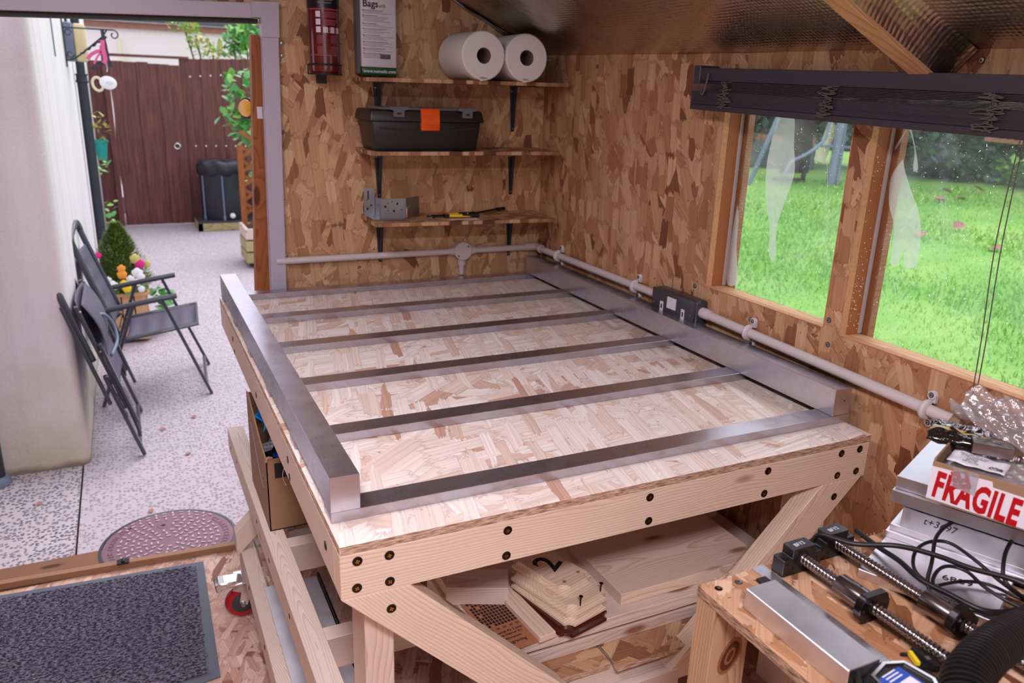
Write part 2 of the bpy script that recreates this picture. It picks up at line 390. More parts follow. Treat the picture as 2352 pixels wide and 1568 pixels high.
# ------------------------------------------------------------------ mesh helpers
class G:
    """collects geometry in world coordinates"""
    def __init__(s): s.bm = bmesh.new(); s.mi = 0
    def _v(s, pts): return [s.bm.verts.new(p) for p in pts]
    def _f(s, vs):
        try:
            f = s.bm.faces.new(vs); f.material_index = s.mi; return f
        except ValueError: return None
    def hexa(s, p):
        """8 points: bottom 4 counter-clockwise then top 4"""
        v = s._v(p)
        for q in ((3,2,1,0),(4,5,6,7),(0,1,5,4),(1,2,6,5),(2,3,7,6),(3,0,4,7)): s._f([v[i] for i in q])
        return s
    def box(s, a, b, rz=0, c=None):
        x0, y0, z0 = a; x1, y1, z1 = b
        p = [(x0,y0,z0),(x1,y0,z0),(x1,y1,z0),(x0,y1,z0),(x0,y0,z1),(x1,y0,z1),(x1,y1,z1),(x0,y1,z1)]
        if rz:
            c = c or ((x0+x1)/2, (y0+y1)/2); ca, sa = cos(rz), sin(rz)
            p = [(c[0]+(x-c[0])*ca-(y-c[1])*sa, c[1]+(x-c[0])*sa+(y-c[1])*ca, z) for x, y, z in p]
        return s.hexa(p)
    def bar(s, p, q, w, h, upv=(0, 0, 1)):
        p, q = Vector(p), Vector(q); d = (q-p).normalized(); u = Vector(upv)
        if abs(d.dot(u)) > .98: u = Vector((1, 0, 0))
        r = d.cross(u).normalized(); u = r.cross(d)
        P = []
        for e in (p, q):
            P.append([e-r*w/2-u*h/2, e+r*w/2-u*h/2, e+r*w/2+u*h/2, e-r*w/2+u*h/2])
        v = s._v(P[0]+P[1])
        for qd in ((0,1,2,3),(7,6,5,4),(0,4,5,1),(1,5,6,2),(2,6,7,3),(3,7,4,0)): s._f([v[i] for i in qd])
        return s
    def prism(s, poly, axis, a, b):
        """poly of 2-D points extruded along axis from a to b"""
        def P(u, v, t): return {'x': (t, u, v), 'y': (u, t, v), 'z': (u, v, t)}[axis]
        A = s._v([P(u, v, a) for u, v in poly]); B = s._v([P(u, v, b) for u, v in poly]); n = len(poly)
        s._f(A); s._f(list(reversed(B)))
        for i in range(n): s._f([A[(i+1) % n], A[i], B[i], B[(i+1) % n]])
        return s
    def rings(s, rings, closed=False, caps=True):
        R_ = [s._v(r) for r in rings]; n = len(R_[0]); m = len(R_)
        for i in range(m if closed else m-1):
            a, b = R_[i], R_[(i+1) % m]
            for j in range(n): s._f([a[j], a[(j+1) % n], b[(j+1) % n], b[j]])
        if caps and not closed: s._f(list(reversed(R_[0]))); s._f(R_[-1])
        return s
    def lathe(s, o, axis, prof, n=24, caps=True):
        """prof: (radius, distance along axis)"""
        o = Vector(o); ax = Vector(axis).normalized(); t = Vector((0, 0, 1)) if abs(ax.z) < .9 else Vector((1, 0, 0))
        a = ax.cross(t).normalized(); b = ax.cross(a)
        return s.rings([[o+ax*h+(a*cos(2*pi*k/n)+b*sin(2*pi*k/n))*max(r, 1e-5) for k in range(n)] for r, h in prof], caps=caps)
    def cyl(s, p, q, r, n=16):
        p, q = Vector(p), Vector(q); return s.lathe(p, q-p, [(r, 0), (r, (q-p).length)], n)
    def tube(s, pts, r, n=8, closed=False, rf=None):
        pts = [Vector(p) for p in pts]; m = len(pts); rg = []; prev = None
        for i, p in enumerate(pts):
            a = pts[(i-1) % m] if (closed or i) else p; b = pts[(i+1) % m] if (closed or i < m-1) else p
            d = (b-a)
            d = d.normalized() if d.length > 1e-9 else Vector((0, 0, 1))
            if prev is None:
                u = Vector((0, 0, 1)) if abs(d.z) < .9 else Vector((1, 0, 0))
                u = (u-d*u.dot(d)).normalized()
            else:
                u = prev-d*prev.dot(d); u = u.normalized() if u.length > 1e-6 else Vector((1, 0, 0))
            prev = u; w_ = d.cross(u); ra = rf(i/(m-1)) if rf else r
            rg.append([p+(u*cos(2*pi*k/n)+w_*sin(2*pi*k/n))*ra for k in range(n)])
        return s.rings(rg, closed=closed)
    def quad(s, *p): s._f(s._v(p)); return s
    def sheet(s, fn, nu, nv, th=0):
        """grid surface fn(u,v) with optional thickness along z of normal"""
        V = [[s.bm.verts.new(fn(i/nu, j/nv)) for j in range(nv+1)] for i in range(nu+1)]
        for i in range(nu):
            for j in range(nv): s._f([V[i][j], V[i+1][j], V[i+1][j+1], V[i][j+1]])
        return s
def spline(pts, n=8):
    P = [Vector(p) for p in pts]; out = []
    for i in range(len(P)-1):
        p0 = P[max(i-1, 0)]; p1 = P[i]; p2 = P[i+1]; p3 = P[min(i+2, len(P)-1)]
        for k in range(n):
            t = k/n
            out.append(.5*((2*p1)+(-p0+p2)*t+(2*p0-5*p1+4*p2-p3)*t*t+(-p0+3*p1-3*p2+p3)*t**3))
    out.append(P[-1]); return out

def wloc(o):
    v = Vector((0, 0, 0))
    while o: v = v+o.location; o = o.parent
    return v
def link(o, parent=None):
    COL.objects.link(o)
    if parent: o.parent = parent
    return o
def tag(o, label=None, cat=None, group=None, kind=None):
    if label: o['label'] = label
    if cat: o['category'] = cat
    if group: o['group'] = group
    if kind: o['kind'] = kind
    return o
def thing(name, label, cat, loc=(0, 0, 0), group=None, rz=0):
    o = bpy.data.objects.new(name, None); o.empty_display_size = .05; o.location = loc; o.rotation_euler = (0, 0, rz)
    link(o); return tag(o, label, cat, group)
def obj(name, g, m, parent=None, smooth=False, bevel=0, local=False, label=None, kind=None, solid=0, loc=None, seg=1):
    """g is in world coordinates (or in the parent's own when local)"""
    bm = g.bm
    base = Vector((0, 0, 0)) if local else (wloc(parent) if parent else Vector((0, 0, 0)))
    if loc is not None and not parent: base = Vector(loc)
    if base.length: bmesh.ops.translate(bm, verts=bm.verts, vec=-base)
    if bevel:
        bmesh.ops.recalc_face_normals(bm, faces=bm.faces)
        ed = [e for e in bm.edges if len(e.link_faces) == 2 and e.calc_face_angle(0) > .6]
        bmesh.ops.bevel(bm, geom=ed, offset=bevel, segments=seg, profile=.5, affect='EDGES', clamp_overlap=True)
    bmesh.ops.recalc_face_normals(bm, faces=bm.faces)
    me = bpy.data.meshes.new(name); bm.to_mesh(me); bm.free()
    for x in (m if isinstance(m, (list, tuple)) else [m]): me.materials.append(MT[x] if isinstance(x, str) else x)
    if smooth:
        for p in me.polygons: p.use_smooth = True
        if smooth != 'all':
            try: me.set_sharp_from_angle(angle=radians(38))
            except Exception: pass
    o = bpy.data.objects.new(name, me)
    if loc is not None and not parent: o.location = loc
    link(o, parent)
    if solid:
        md = o.modifiers.new('thickness', 'SOLIDIFY'); md.thickness = solid
    return tag(o, label, kind=kind)
def struct(name, g, m, parent=None, **k):
    o = obj(name, g, m, parent, **k)
    if not parent: o['kind'] = 'structure'
    return o
def inst(name, me, parent=None, M4=None, label=None):
    o = bpy.data.objects.new(name, me); link(o, parent)
    if M4 is not None: o.matrix_local = M4
    if label: o['label'] = label
    return o
def timber(name, p, q, w, h, m='pine', parent=None, upv=(0, 0, 1), cut=(0, 0), bevel=.0012, label=None, local=False):
    """board from p to q, w wide, h deep along upv; mesh runs along its own X. cut: end slants (x per z)"""
    p, q = Vector(p), Vector(q); d = q-p; L = d.length; x = d.normalized(); u = Vector(upv)
    y = u.cross(x).normalized(); z = x.cross(y)
    g = G(); c0, c1 = cut
    P = []
    for zz in (-h/2, h/2):
        P += [(-L/2+c0*zz, -w/2, zz), (L/2+c1*zz, -w/2, zz), (L/2+c1*zz, w/2, zz), (-L/2+c0*zz, w/2, zz)]
    g.hexa(P)
    me_o = obj(name, g, m, None, bevel=bevel, label=label)
    R4 = Matrix((x, y, z)).transposed().to_4x4()
    base = Vector((0, 0, 0)) if (local or not parent) else wloc(parent)
    R4.translation = (p+q)/2-base
    if parent: me_o.parent = parent
    me_o.matrix_local = R4
    return me_o
def text(body, size, m, parent, M4, name='lettering', ext=.0004, bold=0, shear=0, spacing=1.0, align='CENTER', sx=1.0, label=None):
    cu = bpy.data.curves.new('t', 'FONT'); cu.body = body; cu.size = size; cu.extrude = ext; cu.offset = bold; cu.shear = shear
    cu.align_x = align; cu.align_y = 'CENTER'; cu.space_character = spacing; cu.resolution_u = 3
    tmp = bpy.data.objects.new('t', cu); COL.objects.link(tmp)
    dg = bpy.context.evaluated_depsgraph_get(); me = bpy.data.meshes.new_from_object(tmp.evaluated_get(dg))
    bpy.data.objects.remove(tmp)
    me.name = name; me.materials.clear(); me.materials.append(MT[m])
    if sx != 1.0:
        for v in me.vertices: v.co.x *= sx
    o = bpy.data.objects.new(name, me); link(o, parent); o.matrix_local = M4
    return tag(o, label)
def frame(o, x, y):
    """matrix with local X along x, Y along y"""
    x = Vector(x).normalized(); y = Vector(y); y = (y-x*y.dot(x)).normalized(); z = x.cross(y)
    m4 = Matrix((x, y, z)).transposed().to_4x4(); m4.translation = Vector(o); return m4
# a Pozidriv countersunk screw head, shared mesh, facing +Z
def screw_mesh(name, headm, r=.0075):
    g = G(); g.lathe((0, 0, -.0008), (0, 0, 1), [(r*1.18, 0), (r*1.18, .0010)], 16)
    g.mi = 1; g.lathe((0, 0, .0002), (0, 0, 1), [(r, 0), (r*.96, .0008), (r*.5, .0013)], 16)
    g.mi = 2; g.box((-r*.5, -r*.13, .0012), (r*.5, r*.13, .0017)); g.box((-r*.13, -r*.5, .0012), (r*.13, r*.5, .0017))
    bm = g.bm; bmesh.ops.recalc_face_normals(bm, faces=bm.faces); me = bpy.data.meshes.new(name); bm.to_mesh(me); bm.free()
    me.materials.append(MT['black_hole']); me.materials.append(MT[headm]); me.materials.append(MT['gold' if headm == 'brass_screw' else 'black_hole']); return me  # gold cross on the dark brass heads paints glints into the recess
SCREW = screw_mesh('screw', 'brass_screw'); SCREW_Z = screw_mesh('screw_zinc', 'zinc', .0055)
def screw(parent, pos, nrm, me=None, sc=1.0, local=False):
    n = Vector(nrm).normalized(); x = Vector((0, 0, 1)) if abs(n.z) < .9 else Vector((1, 0, 0))
    x = x.cross(n).normalized(); a = R.uniform(0, 1.5); y = n.cross(x); x2 = x*cos(a)+y*sin(a)
    m4 = frame((0, 0, 0), x2, n.cross(x2)); m4 = m4 @ Matrix.Scale(sc, 4)
    # the parent may be rotated: convert from world
    if parent is not None and not local:
        bpy.context.view_layer.update()
        w_ = Matrix.Translation(Vector(pos)) @ m4
        m4 = parent.matrix_world.inverted() @ w_
    else: m4 = Matrix.Translation(Vector(pos)) @ m4
    return inst('screw', me or SCREW, parent, m4)

# =================================================================== the shed
WX, WY = 1.262, 1.752            # inner faces of the right and the back wall
def eave(y): return 1.826-.0185*(1.75-y)
def roofz(x, y): return eave(y)+.455*(WX-x)
RX = -.25                         # ridge
def roofl(x, y): return roofz(RX, y)-.455*(RX-x)

# floor boards
g = G(); g.box((-1.75, -2.6, -.06), (WX, 1.70, 0)); g.box((.205, 1.70, -.06), (WX, 1.80, 0)); struct('floor', g, 'osb_floor')
# back wall: right of the door, over the door, and the far left
g = G()
g.prism([(.205, 0), (WX+.02, 0), (WX+.02, roofz(WX+.02, WY)), (RX, roofz(RX, WY)), (-1.75, roofl(-1.75, WY)), (-1.75, 0), (-1.25, 0), (-1.25, 1.875), (.205, 1.905)], 'y', WY, WY+.018)
wb_ = struct('wall_back', g, 'osb_back')
for a in ((.263, 1.75, 1.822), (.262, 1.75, 1.782)): screw(wb_, a, (0, -1, 0), SCREW_Z)
g = G(); g.prism([(-1.75, 0), (-1.25, 0), (-1.25, 1.875), (.205, 1.905), (.16, 1.905), (.16, 1.95), (-1.3, 1.93), (-1.3, 2.4), (1.4, 2.4), (1.4, 1.85), (1.75, 1.85)][:1]+[(-1.75, 2.2), (-.25, 2.55), (1.3, 1.86), (1.3, 0), (.215, 0), (.215, 1.905), (-1.25, 1.875), (-1.25, 0)], 'y', WY+.07, WY+.09)
struct('cladding_back', g, 'pine_dark')
# white door surround: lintel with a corner cover, and the post
g = G(); g.prism([(-1.3, 1.842), (.170, 1.893), (.170, 1.940), (-1.3, 1.888)], 'y', WY-.022, WY+.03); tr = struct('trim_1', g, 'trim', bevel=.002)
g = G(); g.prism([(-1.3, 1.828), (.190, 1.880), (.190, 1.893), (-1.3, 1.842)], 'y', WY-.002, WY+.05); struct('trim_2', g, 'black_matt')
g = G(); g.prism([(.155, 0), (.2085, 0), (.250, 1.838), (.1985, 1.838)], 'y', WY-.024, WY+.03); struct('trim_3', g, 'trim', bevel=.002)
g = G(); g.prism([(.1965, 1.836), (.2525, 1.836), (.2565, 1.948), (.165, 1.944), (.165, 1.894), (.196, 1.896)], 'y', WY-.028, WY+.03); struct('trim_4', g, 'trim', bevel=.002)
g = G(); g.prism([(-1.3, 0), (-1.22, 0), (-1.22, 1.85), (-1.3, 1.848)], 'y', WY-.024, WY+.03); struct('trim_5', g, 'trim')
# brown outer door stud
dp = thing('door_stud', 'orange-brown stained timber stud on the outer side of the white door post', 'timber post', (.18, 1.83, 0))
timber('stud', (.118, 1.83, 0), (.197, 1.83, 1.845), .05, .05, 'pine_orange', dp, (0, 1, 0))
# threshold strip, running a little askew
th = thing('threshold_strip', 'worn brown timber threshold strip across the doorway behind the mat', 'threshold', (-.4, 1.70, 0))
timber('strip', (-1.28, 1.757, .012), (.14, 1.669, .012), .026, .024, 'pine_thresh', th)
g = G(); g.box((-.425, 1.682, .0245), (-.385, 1.712, .030)); g.cyl((-.405, 1.686, .031), (-.405, 1.708, .031), .006, 10); obj('catch', g, 'black', th, label='small black metal door catch')
g = G(); g.box((-1.75, 1.69, -.07), (.22, 1.86, -.002)); struct('floor_edge', g, 'pine_dark')
# right wall with two openings
x0, x1 = WX, WX+.018
g = G(); zt = 1.70
def wp(ya, yb, za, zb0, zb1=None):
    zb1 = zb0 if zb1 is None else zb1
    g.hexa([(x0, ya, za), (x1, ya, za), (x1, yb, za), (x0, yb, za), (x0, ya, zb0), (x1, ya, zb0), (x1, yb, zb1), (x0, yb, zb1)])
wp(.670, WY+.01, 0, eave(.67)+.004, eave(WY)+.004)
wp(.219, .670, 0, 1.160); wp(.167, .219, 0, zt); wp(-.291, .167, 0, 1.154)
wp(-.291, .670, zt, eave(-.291)+.004, eave(.67)+.004)
wp(-2.6, -.291, 0, eave(-2.6)+.004, eave(-.291)+.004)
wr_ = struct('wall_right', g, 'osb_right')
g = G(); e_ = .0015
for (ya, yb, za, zb) in ((.219, .670, 1.160, zt), (-.291, .167, 1.154, zt)):
    g.box((x0-e_, ya-.0, za-.001), (x1, yb, za+.0012)); g.box((x0-e_, yb-.0012, za), (x1, yb+.001, zb)); g.box((x0-e_, ya-.001, za), (x1, ya+.0012, zb))
struct('trim_6', g, 'osb_cut')
for a in ((1.26, .47, 1.112), (1.26, .205, 1.182), (1.26, .197, 1.122), (1.26, -.06, 1.775), (1.26, .72, 1.150), (1.26, .30, 1.06), (1.26, 1.36, 1.785)): screw(wr_, a, (-1, 0, 0), SCREW_Z)
# window timber frames behind the boards: studs, sills, outer beads, glass
for n, (ya, yb, za) in enumerate(((.219, .670, 1.160), (-.291, .167, 1.154)), 1):
    wf = thing('window_%d' % n, None, None, (WX+.05, (ya+yb)/2, za)); wf['kind'] = 'structure'
    timber('jamb', (x1+.022, yb+.018, za-.03), (x1+.022, yb+.018, zt), .036, .044, 'pine_orange', wf, (1, 0, 0))
    timber('jamb', (x1+.022, ya-.018, za-.03), (x1+.022, ya-.018, zt), .036, .044, 'pine_orange', wf, (1, 0, 0))
    timber('sill', (x1+.026, ya-.03, za-.022), (x1+.026, yb+.03, za-.022), .050, .040, 'pine_warm', wf)
    timber('head', (x1+.026, ya-.03, zt+.018), (x1+.026, yb+.03, zt+.018), .050, .036, 'pine_warm', wf)
    g = G(); g.box((x1+.040, yb-.003, za), (x1+.052, yb+.004, zt)); g.box((x1+.040, ya-.004, za), (x1+.052, ya+.003, zt)); obj('bead', g, 'bead_clear', wf, label='clear plastic glazing bead')
    g = G(); g.box((x1+.054, yb-.020, za-.03), (x1+.075, yb+.03, zt)); g.box((x1+.054, ya-.03, za-.03), (x1+.075, ya+.012, zt)); g.box((x1+.054, ya, za-.04), (x1+.075, yb, za-.01)); obj('outer_frame', g, 'pine_orange', wf)
    g = G(); g.box((x1+.050, ya-.004, za-.004), (x1+.053, yb+.004, zt+.01)); obj('pane', g, 'glass', wf)
# white flecks of filler on the second jamb
g = G()
for _ in range(70):
    y_, z_ = .1655, R.uniform(1.16, 1.60); xx = R.uniform(x1+.004, x1+.038); rr_ = R.uniform(.0006, .0018)
    if R.random() < .5: z_ = R.gauss(1.25, .04)
    g.lathe((xx, y_+.0015, z_), (0, -1, 0), [(rr_, 0), (rr_*.6, .001)], 6)
obj('paint_specks', g, 'white', bpy.data.objects['window_2'], kind='stuff')
# patches of protective film left on the glass
def film(name, pts, label, dx=0):
    xg = x1+.0485
    g = G(); P = spline([(xg, y, z) for y, z in pts]+[(xg, pts[0][0], pts[0][1])], 4)[:-1]
    a = g._v(P); g._f(a); o = obj(name, g, 'film', None, loc=(xg, sum(p[0] for p in pts)/len(pts), sum(p[1] for p in pts)/len(pts)), solid=.0004)
    tag(o, label, 'film'); return o
film('film_patch', [(.535, 1.655), (.480, 1.655), (.465, 1.58), (.450, 1.51), (.468, 1.44), (.487, 1.36), (.477, 1.275), (.503, 1.283), (.515, 1.36), (.545, 1.44), (.553, 1.50), (.553, 1.55)], 'long pale bottle-shaped patch of protective film on the first window pane')
film('film_patch', [(.130, 1.573), (.118, 1.545), (.090, 1.50), (.062, 1.455), (.048, 1.40), (.048, 1.345), (.078, 1.338), (.085, 1.375), (.095, 1.338), (.114, 1.338), (.122, 1.42), (.146, 1.47), (.153, 1.53)], 'pale tooth-shaped patch of protective film on the second window pane')
film('film_patch', [(.132, 1.642), (.124, 1.640), (.104, 1.60), (.088, 1.555), (.100, 1.553), (.104, 1.59), (.120, 1.625), (.133, 1.636), (.150, 1.597), (.158, 1.592), (.150, 1.61)], 'small hooked curl of protective film high on the second window pane')
film('film_patch', [(.652, 1.40), (.640, 1.36), (.635, 1.28), (.612, 1.19), (.618, 1.172), (.660, 1.172), (.662, 1.30)], 'faint strip of protective film along the left edge of the first pane')
for n, arcs in ((1, [[(.46, 1.27), (.40, 1.30), (.34, 1.26), (.33, 1.21)], [(.48, 1.25), (.40, 1.235), (.33, 1.19)], [(.37, 1.60), (.34, 1.52), (.33, 1.44), (.315, 1.36)], [(.36, 1.31), (.33, 1.36), (.30, 1.32), (.305, 1.26)], [(.52, 1.21), (.44, 1.205), (.36, 1.185)]]), (2, [[(.02, 1.50), (.0, 1.44), (-.01, 1.36), (-.015, 1.29)], [(.01, 1.50), (-.01, 1.44), (-.022, 1.36), (-.026, 1.28)], [(.09, 1.31), (.05, 1.30), (.02, 1.31)], [(.10, 1.30), (.08, 1.25), (.09, 1.21)]])):
    g = G()
    for a in arcs: g.tube(spline([(x1+.0492, y, z) for y, z in a], 6), .0007, 4)
    obj('film_scratch', g, 'film', bpy.data.objects['window_%d' % n], kind='stuff')
# exterior skin of the right wall
g = G()
for (ya, yb, za, zb) in ((.690, 1.86, -.1, 1.86), (-.32, .690, -.1, 1.118), (-2.6, -.32, -.1, 1.78), (.18, .206, 1.1, 1.72), (-.32, .70, 1.735, 1.80)): g.box((WX+.094, ya, za), (WX+.112, yb, zb))
struct('cladding_right', g, 'pine_dark')
# the other two walls, behind and left of the photographer (the end wall has its own window)
g = G(); g.prism([(-2.6, -.02), (WY+.02, -.02), (WY+.02, roofl(-1.75, WY)+.02), (-2.6, roofl(-1.75, -2.6)+.02)], 'x', -1.77, -1.75); struct('wall_left', g, 'osb_back')
g = G(); g.box((-1.75, -2.62, 0), (WX, -2.6, .95)); g.box((-1.75, -2.62, .95), (-1.15, -2.6, 2.0)); g.box((.55, -2.62, .95), (WX, -2.6, 1.75))
g.prism([(-1.15, 1.95), (.55, 1.95), (.55, roofz(.55, -2.6)), (RX, roofz(RX, -2.6)), (-1.15, roofl(-1.15, -2.6))], 'y', -2.62, -2.6); struct('wall_near', g, 'osb_back')
# ceiling: foil insulation on both slopes
def slab(xa, xb, f, m, name, t0=0, t1=.03, ny=1):
    g = G(); ya, yb = -2.62, WY+.1
    g.hexa([(xa, ya, f(xa, ya)+t0), (xb, ya, f(xb, ya)+t0), (xb, yb, f(xb, yb)+t0), (xa, yb, f(xa, yb)+t0), (xa, ya, f(xa, ya)+t1), (xb, ya, f(xb, ya)+t1), (xb, yb, f(xb, yb)+t1), (xa, yb, f(xa, yb)+t1)])
    return struct(name, g, m)
rp = thing('ceiling', None, None, (0, 0, 1.8)); rp['kind'] = 'structure'
def foil_sheet(ya, yb, xa, xb, f, sag, seed):
    rr = random.Random(seed); g = G(); ph = [rr.uniform(0, 6) for _ in range(6)]
    def fn(u, v):
        x = xa+(xb-xa)*u; y = ya+(yb-ya)*v
        b_ = sin(pi*u)**.5*sin(pi*v)**.5
        return (x, y, f(x, y)+.004-sag*b_+.004*sin(9*x+7*y+ph[0])*b_+.003*sin(23*y-11*x+ph[1])*b_+.002*sin(41*x+ph[2])*b_)
    g.sheet(fn, 60, 60); return obj('foil_sheet', g, 'foil', rp, smooth='all')
foil_sheet(.05, WY, RX, WX, roofz, .018, 1); foil_sheet(-.62, .004, RX, WX, roofz, .025, 2); foil_sheet(-2.6, -.67, RX, WX, roofz, .02, 3)
foil_sheet(-2.6, WY, -1.75, RX, roofl, .01, 4)
g = G()
for f, xa, xb in ((roofz, RX, WX+.15), (roofl, -1.9, RX)):
    ya, yb = -2.7, 1.95
    g.hexa([(xa, ya, f(xa, ya)+.03), (xb, ya, f(xb, ya)+.03), (xb, yb, f(xb, yb)+.03), (xa, yb, f(xa, yb)+.03), (xa, ya, f(xa, ya)+.06), (xb, ya, f(xb, ya)+.06), (xb, yb, f(xb, yb)+.06), (xa, yb, f(xa, yb)+.06)])
obj('roof_deck', g, 'osb_back', rp)
# crumpled foil wrapped up the near side of the rafter
g = G(); rr = random.Random(9)
def fn(u, v):
    x = RX+(WX-.004-RX)*u
    return (x, .004-.055*v+.006*sin(19*x)*sin(pi*v), roofz(x, 0)-.062*(1-v)**1.5-.002+.004*sin(31*x+3*v)*sin(pi*v))
g.sheet(fn, 50, 6); obj('foil_wrap', g, 'foil', rp, smooth='all')
for n, yr in enumerate((.027, -.645, -1.32)):
    ra = thing('rafter', ['orange lit roof rafter meeting the wall above the blind', 'roof rafter over the photographer', 'roof rafter near the end wall'][n], 'rafter', (WX, yr, 1.76))
    timber('rafter_timber', (WX-.002, yr, roofz(WX, yr)-.036), (RX, yr, roofz(RX, yr)-.036), .046, .068, 'pine_warm', ra, cut=(-.43, 0))
    if n == 0:
        g = G(); g.box((WX-.0035, yr-.018, 1.712), (WX-.0005, yr+.030, 1.765)); g.box((WX-.05, yr-.018, 1.7625), (WX-.0005, yr+.03, 1.765)); b_ = obj('angle_bracket', g, 'black', ra)
        screw(b_, (WX-.004, yr+.004, 1.735), (-1, 0, 0), SCREW_Z)
# cable along the ceiling edge
g = G(); g.tube(spline([(.70, 1.742, 2.075), (.86, 1.741, 2.008), (.93, 1.739, 1.968), (.99, 1.741, 1.945), (1.06, 1.738, 1.905), (1.12, 1.741, 1.885), (1.2, 1.742, 1.845)]), .0052, 8)
tag(obj('ceiling_cable', g, 'zinc', loc=(.95, 1.74, 1.95)), 'thin grey cable clipped where the back wall meets the foil ceiling', 'cable')
g = G(); g.tube(spline([(1.19, 1.735, 1.795), (1.22, 1.73, 1.808), (1.246, 1.725, 1.815), (1.255, 1.70, 1.812)]), .0032, 8)
tag(obj('cable_end', g, 'white', loc=(1.22, 1.73, 1.8)), 'short white cable end poking out by the right paper towel roll', 'cable')

# =================================================================== conduit
cz = 1.086; cyb = WY-.018; cxr = WX-.020
ct = thing('conduit_run', 'white plastic conduit along the back wall with a round junction box', 'conduit', (.75, cyb, cz))
g = G(); g.cyl((.20, cyb, cz), (.885, cyb, cz), .0125, 16); obj('pipe', g, 'conduit', ct, smooth=True)
g = G(); g.cyl((.94, cyb, cz), (1.215, cyb, cz), .0125, 16); obj('pipe', g, 'conduit', ct, smooth=True)
g = G(); g.cyl((.914, cyb, 1.055), (.914, cyb, .9925), .0115, 16); obj('pipe', g, 'conduit', ct, smooth=True)
g = G(); g.lathe((.914, WY-.002, cz+.002), (0, -1, 0), [(.034, 0), (.034, .028), (.0365, .030), (.0365, .036), (.034, .038)], 32)
for a, b in (((.865, cyb, cz), (.89, cyb, cz)), ((.938, cyb, cz), (.965, cyb, cz)), ((.914, cyb, 1.06), (.914, cyb, 1.03))): g.lathe(a, Vector(b)-Vector(a), [(.0155, 0), (.0165, (Vector(b)-Vector(a)).length)], 16)
jb = obj('junction_box', g, 'conduit', ct, smooth=True)
g = G()
for a in ((.934, cz+.02), (.894, cz-.016)): g.lathe((a[0], WY-.040, a[1]), (0, -1, 0), [(.0035, 0), (.003, .001)], 10)
obj('cover_screw', g, 'black_hole', jb)
c2 = thing('conduit_run', 'thicker white conduit running down the right wall, interrupted by the metal socket', 'conduit', (cxr, .8, cz))
g = G(); el = [(cxr-.035, cyb, cz+.002), (cxr-.012, cyb-.003, cz+.002), (cxr, cyb-.018, cz+.002), (cxr, cyb-.045, cz)]
g.tube(spline(el, 5), .0165, 16); g.lathe((cxr, cyb-.04, cz), (0, -1, 0), [(.017, 0), (.017, .016)], 16); g.lathe((cxr-.03, cyb, cz+.002), (-1, 0, 0), [(.0175, 0), (.0175, .02)], 16); obj('elbow', g, 'conduit', c2, smooth=True)
g = G(); g.cyl((cxr, cyb-.04, cz), (cxr, .868, cz+.001), .013, 18); obj('pipe', g, 'conduit', c2, smooth=True)
g = G(); g.cyl((cxr, .66, cz), (cxr, -1.2, cz-.040), .0132, 18); obj('pipe', g, 'conduit', c2, smooth=True)
g = G(); g.lathe((cxr, .655, cz), (0, -1, 0), [(.0165, 0), (.0165, .03), (.0145, .04)], 18); obj('coupler', g, 'conduit', c2, smooth=True)
for yc, dz in ((1.535, 0), (1.0, 0), (.45, -.004), (-.105, -.017)):
    g = G(); zc = cz+dz
    arc = [(cxr-.0155*cos(a), yc, zc+.0155*sin(a)) for a in [radians(-100+20*k) for k in range(11)]]
    g.tube(arc, .008, 8)
    for sgn in (1, -1):
        g.lathe((WX-.001, yc+.002*sgn, zc+sgn*.030), (-1, 0, 0), [(.0105, 0), (.0105, .008), (.009, .010)], 16)
        g.box((WX-.009, yc-.0085, min(zc+sgn*.014, zc+sgn*.03)), (WX-.001, yc+.0085, max(zc+sgn*.014, zc+sgn*.03)))
    c_ = obj('saddle_clip', g, 'white_pvc', c2, smooth=True)
    for sgn in (1, -1): screw(c_, (WX-.012, yc+.002*sgn, zc+sgn*.031), (-1, 0, 0), SCREW_Z, .9)
sk = thing('double_socket', 'dark grey metal double power socket with white inserts on the right wall', 'socket', (WX, .76, 1.03))
ya, yb, za, zb = .650, .862, 1.028, 1.122
g = G(); g.box((WX-.046, ya, za), (WX-.0005, yb, zb)); obj('back_box', g, 'socket', sk, smooth=True, bevel=.010, seg=3)
g = G(); g.box((WX-.053, ya+.001, za+.001), (WX-.044, yb-.001, zb-.001)); fp = obj('face_plate', g, 'socket', sk, smooth=True, bevel=.004, seg=2)
xf = WX-.053
g = G(); g.box((xf-.004, .735, 1.073), (xf+.001, .755, 1.108)); g.box((xf-.004, .757, 1.073), (xf+.001, .777, 1.108)); obj('rocker_switch', g, 'white', sk, bevel=.001)
for yc in (.700, .806):
    g = G(); g.box((xf-.0012, yc-.008, 1.055), (xf+.001, yc+.008, 1.086)); ins = obj('earth_insert', g, 'white', sk)
    g = G(); g.box((xf-.0016, yc-.003, 1.064), (xf-.001, yc+.003, 1.078)); obj('slot', g, 'black_hole', ins)
    g = G()
    for dy in (-.014, .014): g.box((xf-.0012, yc+dy-.008, 1.038), (xf+.001, yc+dy+.008, 1.048))
    obj('outlet_insert', g, 'white', sk)
for yc in (.664, .848): screw(fp, (xf-.0005, yc, 1.075), (-1, 0, 0), SCREW_Z, .7)

